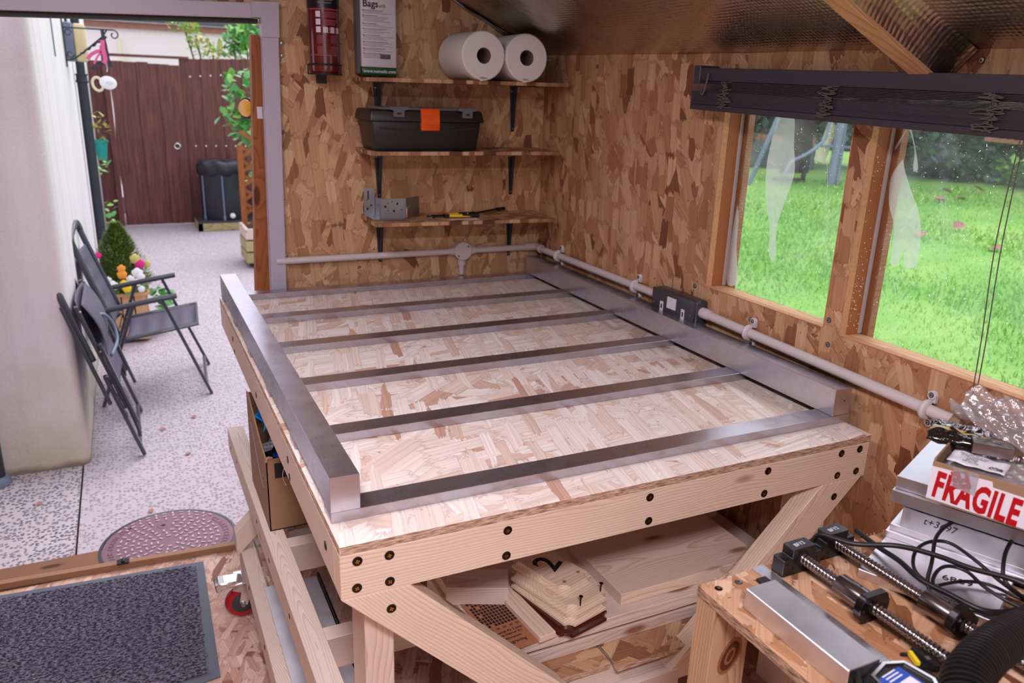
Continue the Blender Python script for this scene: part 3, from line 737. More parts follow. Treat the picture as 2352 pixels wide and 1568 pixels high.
# =================================================================== the blind
bl = thing('venetian_blind', 'dark brown venetian blind gathered up at the top of the two windows', 'blind', (1.22, .2, 1.68))
def bz(y): return -.0265*(.735-y)
def bbox(g, xa, xb, ya, yb, za, zb):
    g.hexa([(xa, ya, za+bz(ya)), (xb, ya, za+bz(ya)), (xb, yb, za+bz(yb)), (xa, yb, za+bz(yb)), (xa, ya, zb+bz(ya)), (xb, ya, zb+bz(ya)), (xb, yb, zb+bz(yb)), (xa, yb, zb+bz(yb))])
ye = -.62
g = G(); bbox(g, 1.200, 1.248, ye, .715, 1.736, 1.770); obj('head_rail', g, 'blind', bl, bevel=.001)
g = G(); bbox(g, 1.196, WX-.001, .712, .740, 1.728, 1.776); obj('end_bracket', g, 'socket', bl, bevel=.002)
g = G(); n_s = 27
for k in range(n_s):
    z_ = 1.676+k*.0019+max(0, k-17)*.0009; dx = R.uniform(-.0012, .0012); dy = R.uniform(-.002, .003)
    bbox(g, 1.196+dx, 1.246+dx, ye, .742+dy, z_, z_+.00165)
obj('slat_stack', g, 'blind', bl, kind='stuff')
g = G(); bbox(g, 1.195, 1.247, ye, .743, 1.660, 1.6755); obj('bottom_rail', g, 'blind', bl, bevel=.002)
for yc, wd in ((.598, .010), (.245, .013), (-.145, .015)):
    g = G()
    for q in range(3):
        pts = [(1.193+R.uniform(-.006, .001), yc+R.gauss(0, wd), 1.735-.066*k/22+bz(yc)+R.uniform(-.004, .004)) for k in range(23)]
        g.tube(spline(pts, 4), .0011, 5)
    obj('ladder_cord', g, 'cord', bl)
g = G(); g.tube(spline([(1.196, .675, 1.755), (1.19, .673, 1.73), (1.189, .680, 1.705), (1.190, .688, 1.700), (1.190, .694, 1.706)], 5), .0022, 8); obj('tilt_hook', g, 'grey_clear', bl, smooth=True)
g = G()
for dy in (0, .012): g.tube(spline([(1.198, -.215+dy*.5, 1.66), (1.205, -.212+dy, 1.45), (1.225, -.210+dy*.8, 1.25), (1.238, -.208+dy*.6, 1.06)]), .0011, 6)
obj('pull_cord', g, 'cord', bl)

# =================================================================== shelves on the back wall
def shelf(label, xa, xb, zt, zs=0, dxl=0, ext=.17):
    t = thing('wall_shelf', label, 'shelf', ((xa+xb)/2, WY, zt))
    g = G(); yf = 1.525; th = .013
    top = [(xa, yf, zt), (xb, yf, zt+zs), (xb+.012, WY-.001, zt+zs), (xa+dxl, WY-.001, zt)]
    g.hexa([(p[0], p[1], p[2]-th) for p in top]+top); obj('board', g, 'osb_board', t, bevel=.0008)
    for xc in (.588, 1.128):
        z1 = zt+zs*(xc-xa)/(xb-xa)-th; L = ext
        g = G()
        # wall arm: ribbed taper
        g.hexa([(xc-.007, WY-.004, z1-L), (xc+.007, WY-.004, z1-L), (xc+.007, WY-.0005, z1-L), (xc-.007, WY-.0005, z1-L), (xc-.016, WY-.004, z1), (xc+.016, WY-.004, z1), (xc+.016, WY-.0005, z1), (xc-.016, WY-.0005, z1)])
        g.hexa([(xc-.003, WY-.010, z1-L+.02), (xc+.003, WY-.010, z1-L+.02), (xc+.004, WY-.003, z1-L+.01), (xc-.004, WY-.003, z1-L+.01), (xc-.0045, WY-.030, z1), (xc+.0045, WY-.030, z1), (xc+.006, WY-.003, z1), (xc-.006, WY-.003, z1)])
        # shelf arm
        g.hexa([(xc-.008, yf+.035, z1-.004), (xc+.008, yf+.035, z1-.004), (xc+.016, WY-.002, z1-.004), (xc-.016, WY-.002, z1-.004), (xc-.008, yf+.035, z1-.0005), (xc+.008, yf+.035, z1-.0005), (xc+.016, WY-.002, z1-.0005), (xc-.016, WY-.002, z1-.0005)])
        b_ = obj('bracket', g, 'navy', t, bevel=.0012)
        g = G()
        for zz, dx in ((z1-.02, -.009), (z1-.02, .009), (z1-L+.012, 0)): g.lathe((xc+dx, WY-.004, zz), (0, -1, 0), [(.0038, 0), (.003, .0014)], 10)
        obj('screw_head', g, 'zinc', b_)
    return t
MT['osb_board'] = osb('osb_board', 'xy', [(214,176,140),(196,152,116),(176,128,96),(146,98,70),(100,62,44)], 6, 31, .1, .8)
shelf('top OSB wall shelf carrying the paper towel rolls', .500, 1.245, 1.722, .006)
shelf('middle OSB wall shelf under the black toolbox', .500, 1.222, 1.484, 0, .004)
shelf('bottom OSB wall shelf with the steel joist bracket on it', .507, 1.218, 1.242, -.008, .01)

# =================================================================== things on and beside the shelves
def towel(x, label, rz):
    t = thing('paper_towel_roll', label, 'paper towel', (x, 1.50, 1.726), 'paper towel rolls on the top shelf', rz)
    g = G(); r = .080; n = 48
    prof = [(.0265, .002), (.0265, 0), (r-.004, 0), (r, .004), (r+.001, .11), (r, .216), (r-.004, .22), (.0265, .22), (.0265, .218)]
    def ring(rad, h): return [Vector((cos(2*pi*k/n)*rad*(1+.012*sin(2*2*pi*k/n+x*9)+.008*sin(3*2*pi*k/n)), h, r+sin(2*pi*k/n)*rad*(1-.01*sin(4*pi*k/n)))) for k in range(n)]
    g.rings([ring(a, b) for a, b in prof], caps=False)
    g.hexa([(-.012, .0, -.003), (.012, .0, .001), (.012, .003, .001), (-.012, .003, -.003), (-.014, 0, .012), (.014, 0, .010), (.014, .003, .010), (-.014, .003, .012)])
    obj('paper', g, 'paper', t, smooth=True, local=True)
    g = G(); m_ = 28
    g.rings([[Vector((cos(2*pi*k/m_)*a, h, r+sin(2*pi*k/m_)*a)) for k in range(m_)] for a, h in ((.0262, .219), (.0262, .003), (.0248, .003), (.0248, .219))], closed=True)
    obj('cardboard_core', g, 'card_core', t, smooth=True, local=True)
towel(.892, 'white paper towel roll on its side, the left one on the top shelf', .02)
towel(1.056, 'white paper towel roll on its side, the right one nearest the corner', -.03)

fe = thing('fire_extinguisher', 'dark red fire extinguisher with a navy label band hung on the back wall', 'fire extinguisher', (.388, 1.690, 1.725))
ex, ey, ez, er = .390, 1.690, 1.728, .0515
g = G(); g.lathe((ex, ey, ez), (0, 0, 1), [(er*.86, 0), (er*.97, .006), (er, .014), (er, .37), (er*.9, .40), (er*.6, .425), (.018, .44), (.018, .455)], 40); obj('cylinder', g, 'red_ext', fe, smooth=True)
def wrap(name, a0, a1, z0, z1, m, par, r=er+.0006, lab=None):
    g = G(); n = max(2, int(abs(a1-a0)/6))
    g.rings([[Vector((ex+cos(radians(a))*rr, ey+sin(radians(a))*rr, z)) for rr, z in ((r, z0), (r, z1), (r-.0005, z1), (r-.0005, z0))] for a in [a0+(a1-a0)*k/n for k in range(n+1)]])
    return obj(name, g, m, par, smooth=True, label=lab)
nl = wrap('navy_label', 170, 370, ez+.205, ez+.33, 'navy_label', fe)
wrap('label_border', 200, 340, ez+.199, ez+.202, 'pink_ink', fe); wrap('label_border', 200, 340, ez+.058, ez+.0605, 'pink_ink', fe)
g = G()
def dab(a0, a1, z0, z1):
    n = max(1, int(abs(a1-a0)/8)); r = er+.0009
    for k in range(n):
        A, B = radians(a0+(a1-a0)*k/n), radians(a0+(a1-a0)*(k+1)/n)
        g.quad((ex+cos(A)*r, ey+sin(A)*r, z0), (ex+cos(B)*r, ey+sin(B)*r, z0), (ex+cos(B)*r, ey+sin(B)*r, z1), (ex+cos(A)*r, ey+sin(A)*r, z1))
for k in range(3):
    for q in range(4):
        dab(258, 258+R.uniform(45, 62), ez+.190-k*.024-q*.0046, ez+.1922-k*.024-q*.0046)
for k in range(2):
    for c_ in (232, 282):
        for q in range(6): dab(c_, c_+R.uniform(24, 36), ez+.118-k*.034-q*.0042, ez+.1198-k*.034-q*.0042)
obj('instruction_lines', g, 'pink_ink', fe, kind='stuff')
g = G()
for k in range(3): dab(230, 247, ez+.176-k*.0235, ez+.194-k*.0235)
for k in range(3): dab(256+k*26, 272+k*26, ez+.128, ez+.146)
obj('pictogram', g, 'white', fe)
g = G(); 
for q in range(3): dab(240, 300-q*6, ez+.236-q*.009, ez+.2395-q*.009)
obj('navy_lettering', g, 'grey_ink', fe)
g = G(); loop = [(ex+cos(radians(a))*(er+.004), ey+sin(radians(a))*(er+.004), ez+.030) for a in range(175, 371, 8)]
g.tube(loop, .003, 8)
loop2 = [(x_, y_, z_-.030) for x_, y_, z_ in loop]; g.tube(loop2, .003, 8)
g.tube([loop[0], loop2[0]], .003, 8); g.tube([loop[-1], loop2[-1]], .003, 8); g.box((ex-.018, WY-.004, ez-.03), (ex+.018, WY-.0005, ez+.3)); g.box((ex-.015, ey+.03, ez-.004), (ex+.015, WY-.003, ez))
obj('wire_bracket', g, 'black', fe, smooth=True)
g = G(); g.cyl((ex, ey, ez+.45), (ex, ey, ez+.475), .016, 16); g.bar((ex-.02, ey, ez+.475), (ex+.07, ey, ez+.495), .022, .008); g.bar((ex-.02, ey, ez+.465), (ex+.07, ey, ez+.455), .022, .008); obj('valve_handle', g, 'black', fe)

bg = thing('vacuum_bag_pack', 'tall white vacuum bag packet with a green foot band hung beside the extinguisher', 'packaging', (.58, 1.70, 1.73))
g = G(); g.box((.520, 1.700, 1.757), (.646, WY-.006, 2.03)); obj('packet', g, 'white', bg, smooth=True, bevel=.006, seg=2)
g = G(); g.box((.520, 1.6995, 1.731), (.646, WY-.006, 1.758)); obj('green_band', g, 'green_print', bg, smooth=True, bevel=.005, seg=2)
g = G(); g.box((.507, 1.708, 1.735), (.519, WY-.004, 2.03)); obj('clear_edge', g, 'grey_clear', bg, bevel=.002, label='clear plastic edge with a dark panel')
yt = 1.6985
text('www.numatic.com', .0155, 'white', bg, frame(Vector((.583, yt-.001, 1.7445))-bg.location, (1, 0, 0), (0, 0, 1)), bold=.0004)
text('Bags', .031, 'ink', bg, frame(Vector((.554, yt, 1.961))-bg.location, (1, 0, 0), (0, 0, 1)), bold=.0004)
text('x10', .014, 'ink', bg, frame(Vector((.595, yt, 1.956))-bg.location, (1, 0, 0), (0, 0, 1)))
g = G(); z_ = 1.945
for blk in range(8):
    z_ -= .004; g.box((.525, yt, z_-.0022), (.531, yt+.001, z_+.0012)); g.box((.5335, yt, z_-.0012), (.5335+R.uniform(.04, .085), yt+.001, z_+.0004))
    for q in range(R.choice((2, 3, 4))):
        z_ -= .0045; g.box((.526, yt, z_-.0007), (.526+R.uniform(.06, .112), yt+.001, z_+.0002))
    z_ -= .0035
obj('printed_lines', g, 'grey_ink', bg, kind='stuff')
g = G(); x_ = .586
while x_ < .622:
    wd = R.uniform(.0006, .0018); g.box((x_, yt, 1.786), (x_+wd, yt+.001, 1.802)); x_ += wd+R.uniform(.0006, .0014)
obj('barcode', g, 'ink', bg)

tb = thing('toolbox', 'black plastic toolbox with an orange latch on the middle shelf', 'toolbox', (.71, 1.62, 1.484))
g = G(); z0, z1 = 1.4845, 1.585
lo = [(.517, 1.542, z0), (.888, 1.542, z0), (.888, 1.705, z0), (.517, 1.705, z0)]; hi = [(.504, 1.530, z1), (.900, 1.530, z1), (.900, 1.718, z1), (.504, 1.718, z1)]
g.hexa(lo+hi); obj('body', g, 'black', tb, smooth=True, bevel=.008, seg=2)
g = G(); lo = [(.494, 1.520, 1.583), (.910, 1.520, 1.583), (.910, 1.728, 1.583), (.494, 1.728, 1.583)]; hi = [(.502, 1.528, 1.622), (.902, 1.528, 1.622), (.902, 1.722, 1.622), (.502, 1.722, 1.622)]
g.hexa(lo+hi); obj('lid', g, 'black', tb, smooth=True, bevel=.007, seg=2)
g = G()
for xa, xb in ((.535, .695), (.715, .880)): g.hexa([(xa, 1.534, 1.620), (xb, 1.534, 1.620), (xb, 1.716, 1.620), (xa, 1.716, 1.620), (xa+.006, 1.540, 1.630), (xb-.006, 1.540, 1.630), (xb-.006, 1.710, 1.630), (xa+.006, 1.710, 1.630)])
obj('clear_tray_lid', g, 'grey_clear', tb, bevel=.002, label='smoky clear compartment lids set in the top')
for xc in (.594, .842):
    g = G(); g.prism([(xc-.033, 1.632), (xc+.033, 1.632), (xc+.033, 1.622), (xc+.019, 1.620), (xc+.019, 1.598), (xc-.019, 1.598), (xc-.019, 1.620), (xc-.033, 1.622)], 'y', 1.5155, 1.524); c_ = obj('clip', g, 'grey_clear', tb, bevel=.001)
    g = G(); g.box((xc-.008, 1.5145, 1.607), (xc+.008, 1.516, 1.612)); obj('clip_slot', g, 'black_hole', c_)
g = G()
g.prism([(1.514, 1.622), (1.518, 1.628), (1.530, 1.628), (1.530, 1.558), (1.520, 1.553), (1.512, 1.556), (1.510, 1.585)], 'x', .672, .738); obj('latch', g, 'orange', tb, smooth=True, bevel=.002)
g = G(); g.prism([(.53, 1.560), (.70, 1.548), (.88, 1.562), (.88, 1.566), (.70, 1.553), (.53, 1.565)], 'y', 1.528, 1.535); obj('moulded_rib', g, 'black', tb)

jh = thing('joist_bracket', 'galvanised perforated joist hanger standing on the left end of the bottom shelf', 'bracket', (.58, 1.66, 1.242))
def plate_holes(P, holes, name, par):
    # P maps (u, v) in metres to a point; plate drawn as a solid with dark round punched holes
    g = G()
    for (u, v, r) in holes:
        n = (P(1, 0)-P(0, 0)).cross(P(0, 1)-P(0, 0)).normalized(); c = P(u, v)
        g.lathe(c-n*.0016, n, [(r, 0), (r, .0032)], 14)
    return obj(name, g, 'black_hole', par)
g = G(); zs_ = 1.2425
g.box((.513, 1.688, zs_), (.552, 1.690, 1.345)); g.box((.556, 1.625, zs_), (.650, 1.627, zs_+.070)); g.bar((.554, 1.69, zs_+.035), (.554, 1.626, zs_+.035), .0018, .070)
g.bar((.650, 1.626, zs_+.035), (.712, 1.66, zs_+.037), .0018, .072); g.box((.520, 1.60, zs_), (.640, 1.69, zs_+.0018)); obj('folded_plate', g, 'zinc', jh)
plate_holes(lambda u, v: Vector((.553+u, 1.626, zs_+v)), [(.020, .042, .0042), (.030, .054, .002), (.052, .026, .0042), (.065, .052, .004), (.045, .060, .002), (.030, .028, .002), (.08, .03, .0025)], 'punched_holes', jh)
plate_holes(lambda u, v: Vector((.513+u, 1.689, zs_+v)), [(.012, .028, .004), (.026, .04, .0035), (.01, .06, .002)], 'punched_holes', jh)
g = G(); g.box((.5265, 1.686, zs_+.062), (.5305, 1.692, zs_+.092)); obj('slot', g, 'black_hole', jh)
g = G(); g.lathe((.655, 1.618, zs_+.04), (.9, -.3, 0), [(.012, 0), (.006, .006), (.001, .009)], 14); g.cyl((.652, 1.622, zs_), (.652, 1.622, zs_+.038), .004, 10); obj('pressed_rib', g, 'chrome', jh, smooth=True)
pl = thing('wire_cutters', 'black and yellow handled cutters lying on the bottom shelf', 'pliers', (.82, 1.62, 1.24))
g = G(); g.tube(spline([(.735, 1.64, 1.243), (.75, 1.63, 1.246), (.775, 1.635, 1.244), (.80, 1.62, 1.247)]), .0035, 8); g.tube(spline([(.745, 1.60, 1.243), (.77, 1.61, 1.249), (.795, 1.62, 1.247)]), .003, 8); g.box((.795, 1.605, 1.2405), (.812, 1.632, 1.2515)); obj('jaws', g, 'black', pl, smooth=True)
g = G(); g.tube(spline([(.812, 1.625, 1.246), (.85, 1.64, 1.247), (.90, 1.642, 1.246)]), .0055, 8); g.tube(spline([(.812, 1.61, 1.246), (.85, 1.60, 1.246), (.895, 1.595, 1.246)]), .0055, 8); obj('grips', g, 'yellow', pl, smooth=True)
g = G(); g.tube(spline([(.86, 1.642, 1.248), (.90, 1.643, 1.247), (.93, 1.65, 1.248)]), .0058, 8); g.tube(spline([(.86, 1.599, 1.247), (.90, 1.594, 1.247), (.925, 1.59, 1.247)]), .0058, 8); obj('grip_ends', g, 'black', pl, smooth=True)
g = G(); g.cyl((.925, 1.66, 1.243), (1.06, 1.735, 1.246), .0042, 10); g.cyl((1.06, 1.735, 1.246), (1.10, 1.742, 1.247), .0062, 10); tag(obj('steel_rod', g, 'black', loc=(1.0, 1.7, 1.24), smooth=True), 'thin dark steel rod lying at the back of the bottom shelf', 'rod')
g = G(); g.lathe((.716, 1.585, 1.2395), (0, 0, 1), [(.006, 0), (.006, .0015), (.003, .0025)], 12); tag(obj('washer', g, 'chrome', loc=(.716, 1.585, 1.24)), 'small shiny washer on the bottom shelf', 'washer')
g = G(); g.box((.80, 1.555, 1.2375), (.91, 1.585, 1.2388)); tag(obj('steel_strip', g, 'white', loc=(.85, 1.57, 1.238)), 'pale flat strip lying on the front of the bottom shelf', 'strip')

# =================================================================== the main workbench
H = .970
wk = thing('workbench', 'large pale timber workbench with an OSB top carrying the steel frame bars', 'workbench', (.61, .87, 0))
def board(name, a, b, faces, edge, parent, bevel=.0008):
    """flat sheet with sawn edges of another colour"""
    g = G(); g.box(a, b)
    for f in g.bm.faces:
        f.normal_update(); f.material_index = 0 if abs(f.normal.z) > .5 else 1
    return obj(name, g, [faces, edge], parent, bevel=bevel)
top = board('bench_top', (0, 0, H-.018), (1.222, 1.742, H), 'osb_top', 'osb_edge', wk)
zf0, zf1 = .867, H-.018
fr = timber('front_rail', (0, .0225, (zf0+zf1)/2), (1.220, .0225, (zf0+zf1)/2), .045, zf1-zf0, 'pine', wk)
sl_ = timber('side_rail', (.0225, .045, (zf0+zf1)/2), (.0225, 1.695, (zf0+zf1)/2), .045, zf1-zf0, 'pine_soft', wk)
sr_ = timber('side_rail', (1.1975, .045, (zf0+zf1)/2), (1.1975, 1.695, (zf0+zf1)/2), .045, zf1-zf0, 'pine_soft', wk)
timber('back_rail', (0, 1.7175, (zf0+zf1)/2), (1.220, 1.7175, (zf0+zf1)/2), .045, zf1-zf0, 'pine_soft', wk)
for y in (.58, 1.15): timber('cross_rail', (.045, y, (zf0+zf1)/2), (1.175, y, (zf0+zf1)/2), .045, zf1-zf0, 'pine_soft', wk)
for a in ((.029, .937), (.084, .935), (.027, .886), (.084, .884), (.305, .932), (.304, .880), (.615, .935), (.617, .882), (.919, .935), (.917, .882), (1.134, .938), (1.191, .939), (1.132, .884), (1.191, .884)):
    screw(fr, (a[0], -.0004, a[1]), (0, -1, 0), None, 1.0)
for a in ((.108, .912), (.456, .880), (.466, .917), (1.377, .880), (.92, .90), (1.40, .915)): screw(sl_, (-.0004, a[0], a[1]), (-1, 0, 0))
# legs
zl = .14
def leg(x0, x1, y0, y1, lab=None): return timber('leg', ((x0+x1)/2, (y0+y1)/2, zl), ((x0+x1)/2, (y0+y1)/2, zf1-.001), x1-x0, y1-y0, 'pine_soft', wk, (0, 1, 0))
leg(.050, .104, .047, .137); leg(1.118, 1.172, .047, .137); leg(.050, .104, 1.20, 1.29); leg(1.118, 1.172, 1.20, 1.29)
# front truss: two braces at 45 degrees and the flat tie between them
def brace(pts, lab):
    g = G(); P = Vector(pts[0]); Q = Vector(pts[1])
    return timber('brace', P, Q, .045, .103, 'pine', wk, (0, 0, 1), cut=lab, bevel=.001)
dl = sqrt(.5); bw_ = .085
def corner_brace(xc, sg):
    p = Vector((xc+sg*bw_*dl, .0225, zf0)); q = p+Vector((sg*dl, 0, -dl))*.575
    return timber('brace', p, q, .045, bw_, 'pine', wk, (0, 0, 1), cut=(1.0, 1.0), bevel=.001)
g1 = corner_brace(.001, 1); g2 = corner_brace(1.211, -1)
screw(g1, (.086, -.0004, .829), (0, -1, 0)); screw(g2, (1.133, -.0004, .830), (0, -1, 0))
nb = Vector((-dl, 0, dl)); screw(g2, Vector((.750, .024, .750-.2252))+nb*.0012, nb)
timber('tie', (.42, .033, .468), (.738, .033, .468), .070, .044, 'pine_soft', wk)
# middle shelf frame and its boards
ml = timber('shelf_rail', (.022, .045, .478), (.006, 1.620, .478), .052, .085, 'pine_soft', wk)
bpy.context.view_layer.update()
for y_, z_ in ((.25, .47), (.52, .485), (1.0, .48), (1.40, .49), (1.56, .47), (.80, .47)): screw(ml, (-.0045-.0155*(y_-.05)/1.57, y_, z_), (-1, 0, 0), None, .8)
g = G(); g.box((-.020, 1.6205, .4355), (.032, 1.6225, .5205)); obj('end_grain', g, 'pine', wk)
for y in (.380, .790, 1.24): timber('shelf_bearer', (.020, y, .478), (1.175, y, .478), .045, .082, 'pine_soft', wk)
timber('shelf_rail', (1.205, .045, .478), (1.205, 1.62, .478), .05, .085, 'pine_soft', wk)
timber('shelf_rail', (.110, .060, .500), (1.118, .060, .500), .04, .036, 'pine_soft', wk)
board('shelf_board', (.285, .028, .5205), (.575, .70, .5345), 'osb_board', 'osb_edge', wk)
board('shelf_board', (.583, .012, .5205), (1.117, .70, .5345), 'osb_board', 'osb_edge', wk)
# lower deck on casters
z2 = .235
dk = timber('deck_rail', (-.016, .02, z2-.045), (-.016, 1.330, z2-.045), .046, .090, 'pine_soft', wk)
timber('deck_rail', (1.20, .02, z2-.045), (1.20, 1.330, z2-.045), .046, .090, 'pine_soft', wk)
timber('deck_rail', (.01, .043, z2-.045), (1.175, .043, z2-.045), .045, .088, 'pine_soft', wk)
timber('deck_rail', (.01, 1.307, z2-.045), (1.175, 1.307, z2-.045), .045, .088, 'pine_soft', wk)
board('deck_board', (.012, .02, z2-.001), (1.175, 1.25, z2+.010), 'osb_floor', 'osb_edge', wk)
timber('deck_brace', (-.052, 1.28, .262), (.055, 1.28, .372), .045, .060, 'pine_soft', wk, cut=(1.0, 1.0))
for y_ in (.45, .8, 1.1): screw(dk, (-.0395, y_, .20), (-1, 0, 0), None, .8)
def caster(x, y, vis):
    g = G(); n = 32; yc = y
    g.lathe((x, yc-.016, .056), (0, 1, 0), [(.036, 0), (.048, .001), (.054, .007), (.056, .016), (.054, .025), (.048, .031), (.036, .032)], n)
    w_ = obj('wheel', g, 'caster_red', wk, smooth=True, label='red caster wheel')
    g = G(); g.lathe((x, yc-.0175, .056), (0, 1, 0), [(.006, -.002), (.014, 0), (.034, .001), (.038, .002), (.038, .033), (.01, .035)], n); obj('hub', g, 'socket', w_, smooth=True)
    g = G(); zt = .144
    for s_ in (-1, 1): g.prism([(x-.020, .1335), (x+.040, .1335), (x+.014, .050), (x-.006, .048), (x-.010, .070), (x-.004, .100), (x-.030, .112)], 'y', yc+s_*.021-.0015, yc+s_*.021+.0015)
    g.box((x-.035, yc-.032, .132), (x+.045, yc+.032, .139)); g.box((x-.02, yc-.04, .139), (x+.06, yc+.04, zt))
    f_ = obj('fork', g, 'chrome', wk, bevel=.0008)
    g = G(); g.cyl((x, yc-.026, .056), (x, yc+.026, .056), .0045, 10); g.lathe((x, yc-.030, .056), (0, 1, 0), [(.008, 0), (.008, .006)], 6); obj('axle', g, 'zinc', f_)
    g = G(); g.prism([(x-.080, .147), (x-.068, .153), (x-.018, .150), (x+.005, .145), (x+.005, .132), (x-.022, .130), (x-.060, .128), (x-.068, .118), (x-.078, .122), (x-.082, .140)], 'y', yc-.030, yc+.022); obj('brake_pedal', g, 'chrome', f_, smooth=True, bevel=.003)
caster(-.048, 1.255, True); caster(1.19, 1.26, False); caster(.02, .10, False); caster(1.19, .10, False)

# ------------------------------------------------------------------ steel on the bench
ylist = [.077, .397, .712, 1.027, 1.343, 1.660]
NM = ['nearest flat steel cross bar, flush with the bench front', 'second flat steel cross bar counted from the bench front', 'third flat steel cross bar counted from the bench front', 'third flat steel cross bar counted from the back wall', 'flat steel cross bar one short of the back wall', 'farthest flat steel cross bar along the back wall']
for y, nm in zip(ylist, NM):
    g = G(); g.box((.0045, y, H+.0002), (1.2275-(.004 if y > .1 else 0), y+.0525, H+.0202))
    o = obj('steel_cross_bar', g, 'steel', loc=(.61, y+.026, H), bevel=.0007); tag(o, nm, 'steel bar', 'flat steel cross bars on the bench')
zb0 = H+.0204
def beam(xa, xb, y0, y1, sk, lab):
    g = G(); g.hexa([(xa, y0, zb0), (xb, y0, zb0), (xb+sk, y1, zb0), (xa+sk, y1, zb0), (xa, y0, zb0+.0662), (xb, y0, zb0+.0662), (xb+sk, y1, zb0+.0662), (xa+sk, y1, zb0+.0662)])
    o = obj('steel_beam', g, 'steel_side', loc=((xa+xb)/2, (y0+y1)/2, zb0), bevel=.0007); tag(o, lab, 'steel beam', 'heavy square steel beams'); return o
beam(.0045, .0568, .077, 1.713, 0, 'heavy square steel beam along the left edge of the bench')
rb = beam(1.1764, 1.2287, .078, 1.706, .008, 'heavy square steel beam on the window side of the bench')
g = G(); g.lathe((1.209, .0779, zb0+.035), (0, -1, 0), [(.0016, 0), (.0016, .0003)], 10)
bm_h = obj('drilled_hole', g, 'black_hole', None); bm_h.location = -rb.location; bm_h.parent = rb

# ------------------------------------------------------------------ timber stored on the middle shelf
def plank(label, x0, x1, y0, y1, z0, z1, m='pine_soft'):
    t = timber('timber_board', ((x0+x1)/2 - (x1-x0)/2, (y0+y1)/2, (z0+z1)/2), (x1, (y0+y1)/2, (z0+z1)/2), y1-y0, z1-z0, m)
    return tag(t, label, 'board', 'planed boards stored under the bench top')
plank('lowest planed board on the middle shelf, with knots along its front edge', .30, 1.03, .086, .42, .5350, .5640)
plank('second planed board up, set back a little behind the lowest one', .30, 1.04, .092, .42, .5645, .5815, 'pine')
plank('third planed board up, carrying the dark-based plaque stack and the burnt sample', .31, 1.045, .074, .40, .5820, .6095)
plank('wide thick planed board on top of the pile, right of the plaques', .640, 1.040, .100, .330, .6100, .6390, 'pine')
plank('narrow planed board at the back right of the pile', .70, 1.10, .335, .40, .6100, .640, 'pine')
plank('upright board leaning at the back of the pile beside the knot', .62, 1.075, .402, .425, .6100, .70, 'pine')
t = timber('timber_offcut', (.300, .288, .6325), (.425, .232, .6325), .075, .045, 'pine_soft'); tag(t, 'short pale timber offcut lying left of the plaques', 'offcut')
t = timber('timber_strip', (.412, .300, .617), (.437, .062, .617), .040, .0145, 'pine'); tag(t, 'pale rebated timber strip between the burnt sample and the plaques', 'offcut')
# engraved test card
ec = thing('engraving_sample', 'brown laser engraving sample with a grid of dark squares', 'sample board', (.38, .17, .6100), None, 0)
A = Vector((.325, .263, .6103)); B = Vector((.404, .270, .6103)); C_ = Vector((.421, .075, .6103)); D = Vector((.368, .030, .6103))
ux = (B-A).normalized(); 
ang = math.atan2(C_.y-B.y, C_.x-B.x); e2 = Vector((cos(ang), sin(ang), 0)); e1 = Vector((-e2.y, e2.x, 0)); org = B
W_, L_ = .092, .205
def EP(a, b, z=0): return org-e1*a+e2*b+Vector((0, 0, z))
g = G(); p4 = [EP(0, 0), EP(0, L_), EP(W_, L_), EP(W_, 0)]; p4 = [p4[0], p4[3], p4[2], p4[1]]
g.hexa(p4+[p+Vector((0, 0, .003)) for p in p4]); obj('panel', g, 'engrave', ec)
g = G()
for i in range(10):
    for j in range(11):
        a, b = .008+i*.0078, .018+j*.0098
        if (i*11+j) % 7 == 3 and i > 6: continue
        q4 = [EP(a, b, .0030), EP(a+.0058, b, .0030), EP(a+.0058, b+.0076, .0030), EP(a, b+.0076, .0030)]
        g.hexa(q4+[p+Vector((0, 0, .0003)) for p in q4])
obj('burnt_square', g, 'burn', ec, kind='stuff')
for s_, b in (('10   20   30   40   50', .134), ('Material: Ply 3.2mm', .148), ('Line Interval: 0.1', .158), ('Atomstack', .170), ('Engraving', .184)):
    text(s_, .0085 if s_ != 'Engraving' else .012, 'burn', ec, frame(EP(.045, b, .0033)-ec.location, e1, -e2*1.0), 'engraved_line')
# plaques with scooped corners
def plaque(name, label, cx, cy, rz, w, l, z0, th, m, r=.018, steps=((0, 0), (.35, 0), (.55, .006), (1, .009))):
    t = thing(name, label, 'plaque', (cx, cy, z0), 'stacked wooden plaques', rz)
    g = G()
    def outline(ins):
        P = []; hw, hl = w/2-ins, l/2-ins
        for (sx, sy, a0) in ((1, 1, 270), (-1, 1, 360), (-1, -1, 90), (1, -1, 180)):
            c = (sx*hw, sy*hl)
            ks = range(7)
            arc = []
            for k in ks:
                a = radians(a0-90*k/6); arc.append((c[0]+cos(a)*r, c[1]+sin(a)*r))
            P += arc
        return P
    rg = []
    for f, ins in steps: rg.append([Vector((x, y, f*th)) for x, y in outline(ins)])
    g.rings(rg); obj('block', g, m, t, local=True)
    return t
cxp, cyp, rzp = .515, .165, radians(18)
MT['pine_block'] = pine('pine_block', (230,210,190), (200,162,132), .006, True)
plaque('wooden_plaque', 'dark mahogany stained plaque at the bottom of the plaque stack', cxp-.003, cyp-.002, rzp-.10, .135, .215, .6100, .019, 'mahogany')
plaque('wooden_plaque', 'plain pine plaque resting on the dark stained one', cxp+.002, cyp+.002, rzp-.06, .128, .205, .6292, .015, 'pine_block', .016)
p2 = plaque('wooden_plaque', 'plain pine plaque second from the top, with two nails standing in it', cxp+.004, cyp+.008, rzp-.02, .124, .205, .6444, .021, 'pine_block', .016)
p1 = plaque('wooden_plaque', 'topmost pine plaque marked with a black number two', cxp+.0, cyp+.035, rzp, .105, .180, .6656, .018, 'pine_block', .018)
